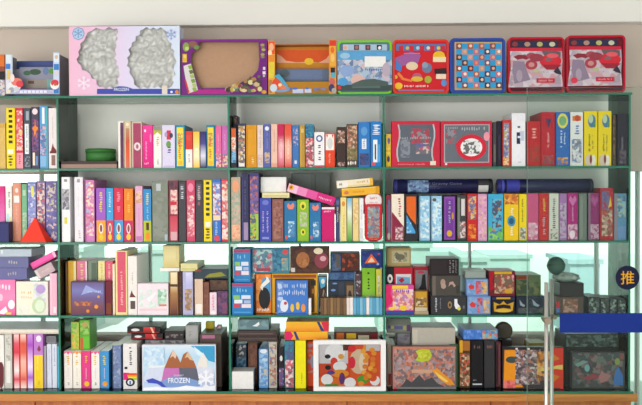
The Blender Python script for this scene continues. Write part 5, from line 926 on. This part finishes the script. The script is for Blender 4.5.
def fb(F, w, h):
    F.poly('gold_field', pr(454.6, 42, 502, 90), 'c8a868', .001, .0008)
    rnd = random.Random(5); sh = []
    for j in range(8):
        for i in range(8):
            x0 = 456.2 + i*5.62; y0 = 43.4 + j*5.62
            sh.append((pr(x0, y0, x0+5.62, y0+5.62), '2f9ad0' if (i+j) % 2 else rnd.choice(('c89a88', '5a3038', 'b85a44', 'c8707e', '8a4a48'))))
    for j in range(8):
        for i in range(8):
            if (i+j) % 2 == 0: sh.append((pe(459+i*5.62, 46.4+j*5.62, 1.6, 1.6, 9), rnd.choice(('e8c8b0', 'd8a890', 'f0e0d8', 'e88a6a', 'd8a0b0'))))
    F.multi('checker_board', sh, .0006)
tin(449.6, 505.2, 38.2, '2a4aa0', 'blue rimmed game tin with blue and picture chequered board', '2a4aa0', fb)
def fc(dx, dy, dot):
    def f(F, w, h):
        q = lambda l: [(a+dx, b+dy) for a, b in l]
        F.multi('token_strip', [(q(pr(511, 41, 558, 47)), '2a2c4a')] + [(q(pe(515+i*12.4, 44.2, 3, 2.4)), c) for i, c in enumerate(('8a3a3a', 'b08a7a', 'b8b070', 'c8c4a8'))], .001)
        F.poly('paper_insert', q([(509.6, 48), (561.4, 48), (562, 60), (561.4, 75), (562.4, 87), (508, 87.6), (510.4, 70)]), '', -.0075, .0008, m=nmat('c8bcc4 b0a0b0 d4ccd2 9a8d9e bcaab0 c89098', 26, 31))
        F.multi('insert_print', [(q(pr(509.6, 48, 561.4, 51.4)), 'c82840'), (q([(513, 57), (518, 55), (525, 55.4), (531, 57), (526, 60), (522, 59), (517, 60)]), '8a2a38'), (q([(513, 61), (524, 62), (526, 70), (530, 80), (514, 84), (512, 70)]), '8d7d92'), (q(pe(519, 76, 3, 6)), 'a898a8'), (q(pe(531, 56, 5, 3)), 'a84a58'), (q(pe(531, 65, 6, 5)), 'a8404e'), (q(pe(531, 65, 3, 2.4)), 'c88a88'), (q([(541, 51), (552, 51), (560, 52), (560, 58), (545, 58)]), '6a5a60'), (q(pe(550, 61.4, 11, 6.6)), 'd02838'), (q(pe(536, 58, 7, 4)), '9a3a48'), (q(pe(552, 56, 6, 2.4)), 'e05a64'), (q(pe(548, 60, 4, 2)), '8a5a60'), (q([(541, 65), (561, 65), (556, 70), (546, 70)]), '9a2434'), (q(pe(536, 71, 3, 2)), 'b8b890'), (q([(553, 72), (557, 67), (560, 72), (561, 75), (556, 74)]), '3a3040'), (q(pr(536, 78.6, 554, 83)), 'c02a3c'), (q(pr(555, 78, 560, 84)), 'a89aa4')] + ([(q(pe(514.4, 82, 3.4, 3)), 'd83a50')] if dot else []), -.0082)
        title_part(F.root, [(*F.L(538+dx, 82.2+dy), *F.L(552+dx, 79.6+dy), 'e0a0a8', 6, -.0122)])
        F.box('black_tray_edge', -w+.014, w-.014, -.0045, -.002, .013, .022, '2a2028', 0)
    return f
tin(507.6, 564.4, 37.2, 'b8122e', 'red rimmed game tin with grey paper insert, right of the blue one', '6a1424', fc(0, 0, False))
tin(566, 625.4, 35.4, 'b8122e', 'red rimmed game tin with red dot on its insert, right end of cabinet top', '6a1424', fc(59.2, -1.4, True))
# ================================================================== PUZZLES ON THE BOTTOM SHELF
FR = [Gp(.01, .02, .99, .98, 'c8d4f0 a8c4e4 c4dcee b4d4ec d4e2f0'), Pg('3a9ccc', (.66, .98), (.99, .98), (.99, .62), (.9, .66), (.84, .8)), Pg('d4ecf4', (.7, .98), (.84, .8), (.9, .66), (.74, .8)),
      Pg('e6ecf2', (.08, .5), (.14, .74), (.2, .86), (.27, .7), (.34, .5)), Pg('a4603a', (.3, .5), (.36, .72), (.42, .9), (.47, .78), (.52, .62), (.56, .8), (.62, .86), (.7, .66), (.74, .5)), Pg('e0c0a8', (.42, .9), (.47, .78), (.45, .7), (.42, .76), (.38, .72)), Pg('d8b490', (.62, .86), (.7, .66), (.65, .68), (.62, .74), (.58, .72)), Pg('e6e2dc', (.74, .5), (.78, .7), (.83, .84), (.88, .7), (.9, .5)),
      Pg('c470b4', (.24, .2), (.3, .5), (.52, .5), (.54, .2)), Pg('5e6070', (.52, .2), (.5, .5), (.74, .5), (.8, .2)), Pg('d0d8ec', (.02, .3), (.08, .5), (.3, .52), (.26, .2), (.02, .2)), Pg('d8dcec', (.74, .52), (.97, .52), (.97, .2), (.78, .2)),
      Pg('7a9ad0', (.24, .2), (.4, .32), (.6, .3), (.8, .2), (.78, .1), (.26, .08)), Pg('3a4ab8', (.05, .24), (.14, .28), (.26, .2), (.33, .08), (.28, .08), (.2, .16), (.08, .18)), Pg('eef0f8', (.01, .02), (.99, .02), (.99, .12), (.8, .08), (.6, .12), (.4, .06), (.2, .1), (.01, .07)), Np(.03, .56, .3, .95, 'b8d4ec c8dff0 a4c8e8 dceaf4', 35)]
for q in flake(0, 0, 1, .11): FR.append(('p', 'f2f2fa', tuple((.87 + p[0]*.12, .26 + p[1]*.2) for p in q)))
fz = B(4, 142, 216, 344.8, 'dfe3ee', 'snowy blue puzzle box with white snowflake, leaning front of the dark brown box', FR, name='puzzle_box', Y=-.031, D=.03, side='8a6a60')
text_obj('title', 'FROZEN', 0.0, fz['h']*.235, .108, .026, -.015-.0056, mat('eef2fa'), fz['o'], bold=.012)
text_obj('title', 'DISNEY', 0.0, fz['h']*.345, .05, .008, -.015-.0056, mat('dfe6f4'), fz['o'])

def framed():
    Y = -.0335
    a, b = P(313.4, 365, Y).x, P(386, 365, Y).x
    z0 = SZ[4]+.0005; h = P(350, 340.4, Y).z - z0; w = (b-a)/2
    root = bpy.data.objects.new('framed_puzzle', None); COL.objects.link(root); root.location = ((a+b)/2, Y, z0)
    L = lambda px, py: (P(px, py, Y).x-(a+b)/2, P(px, py, Y).z-z0)
    bm = bmesh.new(); ti = .026
    strip_ring(bm, [(-w, 0), (w, 0), (w, h), (-w, h)], [(-w+ti, ti*.8), (w-ti, ti*.8), (w-ti, h-ti*.8), (-w+ti, h-ti*.8)], 0, .028, 0)
    bmesh.ops.bevel(bm, geom=list(bm.edges), offset=.002, segments=2, affect='EDGES')
    mesh_obj('frame', bm, mat('efeeee', .4), root)
    bm = bmesh.new(); add_box(bm, -w+ti-.001, w-ti+.001, .012, .018, ti*.8-.001, h-ti*.8+.001); mesh_obj('backing_board', bm, mat('c8c8c8'), root)
    sh = [(pr(318.6, 344.4, 381, 386.6), 'cfcad0'), (pr(348, 345, 381, 386.6), 'd8501e'), (pr(318.6, 364, 350, 386.6), 'c8401e'), (pe(335, 353, 10, 9), 'eceaee'), (pe(341, 357, 3, 2.6), 'e09a3a'), (pe(334, 362, 3.6, 4), 'd8382a'), (pe(327.6, 357, 3, 2.2), '1c1a1e'), (pe(328, 368, 3, 2.4), '1c1a1e'), (pr(343, 345, 352, 351), '5a2a20'),
          (pe(340, 367, 7, 5), 'e4e2e6'), (pe(359, 362, 9.5, 12.5), 'd8b89a'), (pe(363, 363, 4, 10), 'e4d0ba'), (pe(352, 363, 3.6, 6), 'd8203a'), (pe(352, 349, 4, 3.6), 'd82a2a'), (pr(318.6, 378, 345, 386.6), 'd8641e'), (pe(327, 380, 6, 5.4), 'e8e6ea'), (pe(340, 374, 9, 4), 'e08a1e'), (pe(350, 383, 6, 5), 'ece8ec'), (pe(342, 379, 3, 6), '5a2a6a'), (pe(331, 373, 4, 2), '4a3a90'),
          (pe(363, 380, 6, 4), '4a9a2a'), (pe(361, 384, 3, 2.6), 'e08a2a'), (pe(375, 381, 5, 5), 'ece6e8'), (pe(373, 378, 4, 4), 'd8501e'), (pr(325, 384.6, 338, 386.6), '3a8a2a')]
    rnd = random.Random(4)
    sh += [(pe(366+rnd.uniform(-3, 9), 346+i*1.9, 2.7, 2.4, 10), rnd.choice(('e8902a', 'e07a1e', 'f0a83a'))) for i in range(18)]
    sh += [(pr(366, 345, 380, 351), 'c8c4c8'), (pe(372, 350, 3, 2), 'e8902a')]
    bm = bmesh.new(); ms = []
    for k, (pts, c) in enumerate(sh):
        m = mat(c)
        if m not in ms: ms.append(m)
        add_poly(bm, [(max(-w+ti, min(w-ti, p[0])), max(ti*.8, min(h-ti*.8, p[1]))) for p in (L(*q) for q in pts)], .0118-.00012*k, ms.index(m))
    mesh_obj('puzzle_picture', bm, ms, root)
    bm = bmesh.new(); add_poly(bm, [(-w+ti, ti*.8), (w-ti, ti*.8), (w-ti, h-ti*.8), (-w+ti, h-ti*.8)], .004, 0); mesh_obj('clear_sheet', bm, clear('frame_sheet', 'f8f9f8', 1.2), root)
    tag(root, 'white framed puzzle picture of orange, red and white rounded shapes', 'framed puzzle')
framed()

B(4, 392.4, 456.4, 346.4, '6a6462', 'grey and orange puzzle box with yellow patch and flame streak', [Np(.02, .04, .98, .97, '8a8488 c87a5a 6a5a60 a89aa0 b85a48 5a5458 9a8a90 c8988a', 48), Pg('46464a', (.12, .04), (.22, .24), (.3, .16), (.42, .34), (.5, .2), (.62, .28), (.7, .14), (.84, .04)), Rc(.3, .38, .62, .46, 'c89a80'), Rc(.36, .5, .56, .55, 'a87a68'),
   Pg('b8c02a', (.36, .68), (.4, .78), (.36, .9), (.46, .95), (.58, .93), (.62, .8), (.58, .68), (.46, .64)), Np(.4, .7, .58, .88, 'b8c02a a8a828 ccd050', 40), Pg('e0902a', (.62, .44), (.7, .5), (.8, .36), (.92, .22), (.98, .1), (.86, .1), (.74, .24)), Pg('ecc860', (.66, .42), (.76, .32), (.88, .18), (.84, .16), (.72, .28)), Rc(0, 0, 1, .05, '7a7674'), Rc(0, .0, .06, .04, 'd02a40'), Rc(0, .95, 1, 1, 'c8785a'), Rc(0, 0, .02, 1, 'c8706a')], name='puzzle_box', Y=.006, D=.035)
hb = B(4, 501.6, 512, 340, '2a2624', 'dark box hidden behind the orange and black puzzle', [], Y=.14, D=.1)
B(4, 503, 563.6, 347, '3a3034', 'orange and black puzzle box with crowded print and red end', [Pg('e8901e', (0, .02), (.34, .04), (.22, .2), (.2, .4), (.26, .62), (.3, .98), (.02, .98)), El(.14, .7, .1, .08, '3a4a48'), Np(.2, .1, .62, .95, '3a3034 8a8088 c8bcc0 241e24 6a5a60 b06a5a', 60), Np(.56, .2, .82, .9, 'c87a2a 6a3a2a e0b070 8a4a2a 3a2a28 d89a5a', 45), Rc(.82, .02, 1, .98, 'c8301c'), Pg('d8b860', (.62, .5), (.8, .52), (.88, .56), (.99, .58), (.99, .46), (.88, .48), (.8, .46), (.62, .42)), Pg('c8701e', (.82, .86), (.94, .72), (.82, .66)), Pg('c8701e', (.82, .14), (.94, .3), (.82, .36)), Np(.0, .02, .2, .2, 'd85a5a e8807a c84a4a', 45), Rc(0, .94, .6, .99, '2a2226'), El(.22, .965, .02, .025, 'e0d8d8'), El(.42, .965, .02, .025, 'e0d8d8'), El(.98, .02, .03, .04, 'd82a3a')], name='puzzle_box', Y=.01, D=.03)
B(4, 572, 625, 352, '3a3c40', 'dark fantasy print puzzle box behind the door glass, right end of bottom shelf', [Np(.02, .03, .98, .97, '3a4446 5a6a66 4a3a40 6a4a4c 34444a 7a6a6a 2e3234', 30), Pg('8a3a44', (.2, .3), (.4, .4), (.52, .36), (.5, .28), (.3, .22)), Pg('9a6a6a', (.5, .3), (.56, .5), (.62, .42), (.74, .36), (.66, .2), (.54, .14)), Pg('3a6aa8', (.78, .1), (.82, .5), (.88, .6), (.97, .34), (.97, .08)), El(.86, .74, .05, .1, '7a8a4a'), Rc(.9, .8, .98, .97, '7a4a4a'), El(.28, .56, .05, .1, '6a9aa0'), Pg('6a8a84', (.04, .66), (.2, .78), (.3, .74), (.1, .6))], name='puzzle_box', Y=.02, D=.035)
# round dark tin behind
c = P(503.4, 330, .16)
bm = bmesh.new(); rd = .044
add_cyl(bm, (0, .0, 0), (0, .03, 0), rd, 36); add_cyl(bm, (0, -.004, 0), (0, 0, 0), rd*.86, 36, 0, rd)
o = mesh_obj('round_tin', bm, mat('4a4438', .35), None, (c.x+.004, .16, hb['top'] + rd + .0006)); tag(o, 'dark round tin standing on edge behind the orange and black puzzle', 'tin')

# ball and sack on the third shelf behind the door handle
c = P(568, 280, .06)
bm = bmesh.new(); bmesh.ops.create_icosphere(bm, subdivisions=4, radius=1)
rnd = random.Random(2); ph = [rnd.uniform(0, 6) for _ in range(6)]
for v in bm.verts:
    p = v.co.copy(); k = 1 + .12*math.sin(5*p.x+ph[0]) * math.sin(4*p.y+ph[1]) + .07*math.sin(11*p.x+ph[2])*math.sin(9*p.z+ph[3])
    v.co = Vector((p.x*.064*k, p.y*.06*k, max(-.02, p.z*.026*k)))
for f in bm.faces: f.smooth = True
sk = mesh_obj('cloth_bag', bm, nmat('8a9a92 a8b0a4 6a7a74 98a498 5a6a64', 30, 3), None, (c.x, .1, w1['top'] + .0205)); tag(sk, 'crumpled grey green bag lying on the near black carton, third shelf', 'bag')
c2 = P(556, 270, .1); rb_ = P(565, 270, .1).x - c2.x
root = bpy.data.objects.new('toy_ball', None); COL.objects.link(root); root.location = (c2.x, .1, w1['top'] + .0205 + .03 + rb_*.62)
bm = bmesh.new(); bmesh.ops.create_uvsphere(bm, u_segments=32, v_segments=20, radius=rb_)
for f in bm.faces: f.smooth = True
mesh_obj('ball_shell', bm, mat('36564a', .35), root)
bm = bmesh.new(); strip_ring(bm, ell(0, 0, rb_*1.02, rb_*1.02, 40), ell(0, 0, rb_*.97, rb_*.97, 40), -.004, .004, 0)
for v in bm.verts: v.co = Vector((v.co.x, v.co.z*.94 + v.co.y*.3, v.co.y - v.co.z*.25))
mesh_obj('seam_band', bm, mat('24382f', .4), root)
tag(root, 'dark green ball resting on the crumpled grey bag, third shelf', 'ball')

# ================================================================== GLASS CABINET
def pane(name, x0, x1, y0, y1, z0, z1, parent, thin, m=GLASS, edge=EDGE):
    """a glass sheet: clear broad faces, green cut edges. thin = axis of its thickness"""
    bm = bmesh.new(); add_box(bm, x0, x1, y0, y1, z0, z1, 0, 0); bm.normal_update()
    for f in bm.faces: f.material_index = 0 if abs(f.normal[thin]) > .9 else 1
    return mesh_obj(name, bm, [m, edge], parent)
cab = bpy.data.objects.new('display_cabinet', None); COL.objects.link(cab); cab.location = (0, 0, SZ[4]-TH)
ofs = -(SZ[4]-TH)
tag(cab, 'long glass display cabinet with green edged shelves on a wooden base', 'display cabinet')
DT = .010
pane('top_panel', LEFTX-.01, DIVX[3]+.012, 0, DEPTH, SZ[0]-TH+ofs, SZ[0]+ofs, cab, 2)
pane('bottom_panel', LEFTX-.01, DIVX[3]+.008, -.036, DEPTH, SZ[4]-TH+ofs, SZ[4]+ofs, cab, 2)
for i, x in enumerate([LEFTX] + DIVX):
    pane('end_panel' if i in (0, 4) else 'divider', x-DT/2, x+DT/2, .0005, DEPTH-.0005, SZ[4]+ofs+.0002, SZ[0]-TH+ofs-.0002, cab, 0, DIVGLASS)
xs = [LEFTX] + DIVX
for r in (1, 2, 3):
    for b_ in range(4):
        pane('shelf', xs[b_]+DT/2+.0003, xs[b_+1]-DT/2-.0003, .001, DEPTH-.001, SZ[r]-TH+ofs, SZ[r]+ofs, cab, 2)

base = bpy.data.objects.new('base_cabinet', None); COL.objects.link(base); base.location = (0, 0, 0)
tag(base, 'long low orange brown wooden cabinet carrying the glass display case', 'cabinet')
WT = SZ[4]-TH-.0005
W1, W2 = wood('orange_wood', 'b4682c', 'd08c48'), wood('orange_wood_doors', 'a85a26', 'cc7c3a', True)
xr = P(636, 395, -.02).x; xl = LEFTX-.06
bm = bmesh.new(); add_box(bm, xl, xr, -.045, .32, WT-.038, WT, 0, .004, 2); mesh_obj('countertop', bm, W1, base)
bm = bmesh.new(); add_box(bm, xl+.01, xr-.012, .02, .31, .06, WT-.038, 0, 0); mesh_obj('carcass', bm, W2, base)
bm = bmesh.new(); add_box(bm, xl+.02, xr-.03, .05, .30, 0, .06, 0, 0); mesh_obj('plinth', bm, mat('4a2c18'), base)
dx = [xl+.012] + [P(v, 400, 0).x for v in (35, 190, 347, 491)] + [xr-.014]
for a, b in zip(dx[:-1], dx[1:]):
    bm = bmesh.new(); add_box(bm, a+.0025, b-.0025, 0, .0195, .065, WT-.045, 0, .002); d = mesh_obj('door', bm, W2, base)
    bm = bmesh.new(); add_cyl(bm, (b-.06, -.03, .36), (b-.06, -.03, .46), .006, 12); add_cyl(bm, (b-.06, -.03, .37), (b-.06, .0, .37), .004, 10); add_cyl(bm, (b-.06, -.03, .45), (b-.06, .0, .45), .004, 10); mesh_obj('handle', bm, mat('b8b8b8', .25, 1.0), d)

# ================================================================== ROOM
WY = .37
def struct(name, bm, m): return tag(mesh_obj(name, bm, m), kind='structure')
bm = bmesh.new(); add_box(bm, -4.5, 4.5, -7, .36, -.1, 0); struct('floor', bm, plaster('floor_tile', 'b8b0a4', .05))
wb = P(321, 172.5, WY).z
bm = bmesh.new(); add_box(bm, -4.5, 4.5, WY, WY+.16, wb, 3.0); struct('wall_back', bm, plaster('taupe_wall', 'cdbfb2'))
kz = P(100, 337, WY).z
bm = bmesh.new(); add_box(bm, -4.5, P(618, 350, WY).x, WY, WY+.16, 0, kz); struct('wall_lower', bm, plaster('beige_sill_wall', 'c4b6aa'))
zt_ = P(321, 97, WY).z
bm = bmesh.new(); add_box(bm, P(62, 200, WY).x, P(617, 200, WY).x, WY-.012, WY-.0005, P(321, 214, WY).z, zt_); struct('trim_2', bm, plaster('pale_grey_board', 'f2f5ec'))
bz = P(321, 24.2, WY-.07).z
bm = bmesh.new(); add_box(bm, -4.5, 4.5, WY-.07, WY-.0005, bz, 3.0, 0, .003); struct('trim_1', bm, plaster('white_bulkhead', 'efede6'))
bm = bmesh.new(); add_box(bm, -4.5, 4.5, -7, WY-.071, 3.0, 3.1); struct('ceiling', bm, plaster('white_ceiling', 'eeeeea'))
# window behind the cabinet: tinted glass with slim frames
bm = bmesh.new(); add_box(bm, -4.5, P(618, 350, WY).x, WY+.06, WY+.066, kz, wb)
add_box(bm, P(618, 350, WY).x, 4.5, WY+.06, WY+.066, 0, wb)
win = struct('window_1', bm, WINGLASS)
bm = bmesh.new()
FM = mat('c4d2ca', .4)
for px in (-60, 42, 150, 300, 470, 597, 638, 700):
    x = P(px, 280, WY+.05).x; add_box(bm, x-.006, x+.006, WY+.04, WY+.085, (kz if px < 615 else 0) + .001, wb-.001)
fr_ = mesh_obj('window_frame', bm, FM, win)
# outside, seen through the window
bm = bmesh.new(); add_box(bm, -30, 30, 1.2, 60, -.3, -.05); struct('ground_outside', bm, plaster('pale_paving', 'c8cfc8'))
def house(name, px0, px1, ytop, Y, D, c, label, floors=0):
    a, b = P(px0, 280, Y).x, P(px1, 280, Y).x; z = P((px0+px1)/2, ytop, Y).z
    root = bpy.data.objects.new(name, None); COL.objects.link(root); root.location = ((a+b)/2, Y, -.05)
    w = (b-a)/2; h = z+.05
    bm = bmesh.new(); add_box(bm, -w, w, 0, D, 0, h-.02 if h > .3 else h); mesh_obj('wall', bm, plaster(name+'_'+c, c), root)
    bm = bmesh.new(); add_box(bm, -w-.03, w+.03, -.03, D+.03, h-.02, h+.03); mesh_obj('roof', bm, plaster('roof_'+c, c), root)
    tag(root, label, 'building')
    return root
bm = bmesh.new()
hs = house('street_building', -200, 900, -60, 16, 4, 'f4f5f2', 'big white building across the yard, seen through the window')
low = [(60, 82, 250, 'b4c8c2'), (134, 168, 252, 'a4b8b2'), (378, 430, 246, 'a0bdb4'), (430, 462, 254, 'a4c0b8'), (463, 487, 260, '9cb8b0'), (487, 530, 257, 'a6c2ba'), (570, 600, 262, 'a8c0c6')]
nm = ['beside the first divider', 'behind the dark brown box top', 'left of the black stack', 'above the black stack', 'lowest of its row', 'near the glass door edge', 'blue tinted, behind the door handle']
for k, ((a, b, t, c), l) in enumerate(zip(low, nm)):
    house('street_outbuilding', a, b, t, (5.0, 6.8)[k % 2], .9, c, 'low grey green building outside, ' + l)

# ================================================================== GLASS DOOR IN THE FOREGROUND
DY = -1.2
door = bpy.data.objects.new('door_1', None); COL.objects.link(door); tag(door, kind='structure')
xL = P(527.5, 250, DY).x; door.location = (xL, DY, 0)
def dl(px, py): p = P(px, py, DY); return (p.x-xL, p.z)
bm = bmesh.new(); add_box(bm, 0, 1.1, 0, .01, .01, P(560, 87.5, DY).z); bm.normal_update()
for f in bm.faces: f.material_index = 0 if abs(f.normal.y) > .9 else 1
mesh_obj('glass_pane', bm, [DOORGLASS, mat('6f9a8c', .2, 0, 'glass_edge')], door)
hx = dl(549.6, 300)[0]; ht_ = dl(549.6, 281)[1]; s = (4+DY)/800
hd = bpy.data.objects.new('handle', None); COL.objects.link(hd); hd.parent = door; hd.location = (hx, 0, 0)
ST = mat('c2beb8', .3, .7, 'steel')
fxb, rxb = P(546.3, 300, DY-.045).x - xL - hx, P(551.6, 300, DY+.055).x - xL - hx
for ox, oy in ((fxb, -.045), (rxb, .055)):
    bm = bmesh.new(); add_cyl(bm, (ox, oy, ht_-1.0), (ox, oy, ht_), 1.9*s, 24); mesh_obj('grip_bar', bm, ST, hd)
for zz in (dl(549, 318)[1], dl(549, 318)[1]-.7):
    bm = bmesh.new(); add_cyl(bm, (fxb, -.045, zz), (fxb, -.0005, zz), .007, 12); mesh_obj('standoff', bm, mat('8a7a68', .3, .8, 'steel'), hd)
    bm = bmesh.new(); add_cyl(bm, (rxb, .0105, zz), (rxb, .055, zz), .007, 12); mesh_obj('standoff', bm, mat('8a7a68', .3, .8, 'steel'), hd)
    bm = bmesh.new(); add_cyl(bm, (fxb, -.068, zz), (fxb, -.03, zz), .011, 16); mesh_obj('collar', bm, mat('9a8a78', .3, .8, 'steel'), hd)
a, b = dl(559.6, 332.6), dl(642, 313)
bm = bmesh.new(); add_poly(bm, rrect(a[0], 1.09, a[1], b[1], .004, 3), -.0008, 0, .0006); mesh_obj('blue_strip', bm, mat('08287c', .6), door)
c = dl(627.4, 277.6); r = 11.9*s
bm = bmesh.new(); add_poly(bm, ell(c[0], c[1], r, r, 48), -.0008, 0, .0006); stk = mesh_obj('push_sticker', bm, mat('0a1030', .6), door)
g = text_obj('lettering', '\u63a8', c[0], c[1], r*1.12, r*1.12, -.0014, mat('dca01c', .5), stk, bold=0.0)
if g: g.matrix_parent_inverse = Matrix()

# ================================================================== LIGHT
def area(name, loc, rot, sx, sy, power, col=(1, .97, .93)):
    l = bpy.data.lights.new(name, 'AREA'); l.shape = 'RECTANGLE'; l.size = sx; l.size_y = sy; l.energy = power; l.color = col
    o = bpy.data.objects.new(name, l); COL.objects.link(o); o.location = loc; o.rotation_euler = rot
for i, (x, y, e) in enumerate(((-2.0, -3.2, 7), (0, -3.2, 6), (2.0, -3.2, 4), (-2.0, -4.8, 9), (0, -4.8, 8), (2.0, -4.8, 6))):
    area('ceiling_lamp_%d' % i, (x, y, 2.96), (0, 0, 0), 1.2, .6, e)
area('added_front_fill', (-2.6, -6.6, 1.25), (PI/2, 0, math.radians(-14)), 4.0, 2.2, 165, (1, .99, .97))  # added frontal fill behind the camera to brighten the shelves; no window stands there
sl_ = bpy.data.lights.new('sun', 'SUN'); so = bpy.data.objects.new('sun', sl_); COL.objects.link(so); sl_.energy = 5.0; sl_.angle = .02
so.rotation_euler = (math.radians(38), 0, math.radians(-12)); so.location = (0, -3, 8)
w = bpy.data.worlds.new('sky'); S.world = w; w.use_nodes = True
bg = w.node_tree.nodes['Background']; bg.inputs[0].default_value = (.93, .97, 1.0, 1); bg.inputs[1].default_value = 1.25
S.view_settings.view_transform = 'Standard'; S.view_settings.look = 'None'; S.view_settings.gamma = 1; S.view_settings.exposure = 0.0
S.view_settings.use_curve_mapping = False
S.cycles.transparent_max_bounces = 48; S.cycles.max_bounces = 10; S.cycles.caustics_reflective = False; S.cycles.caustics_refractive = False
S.cycles.use_denoising = True
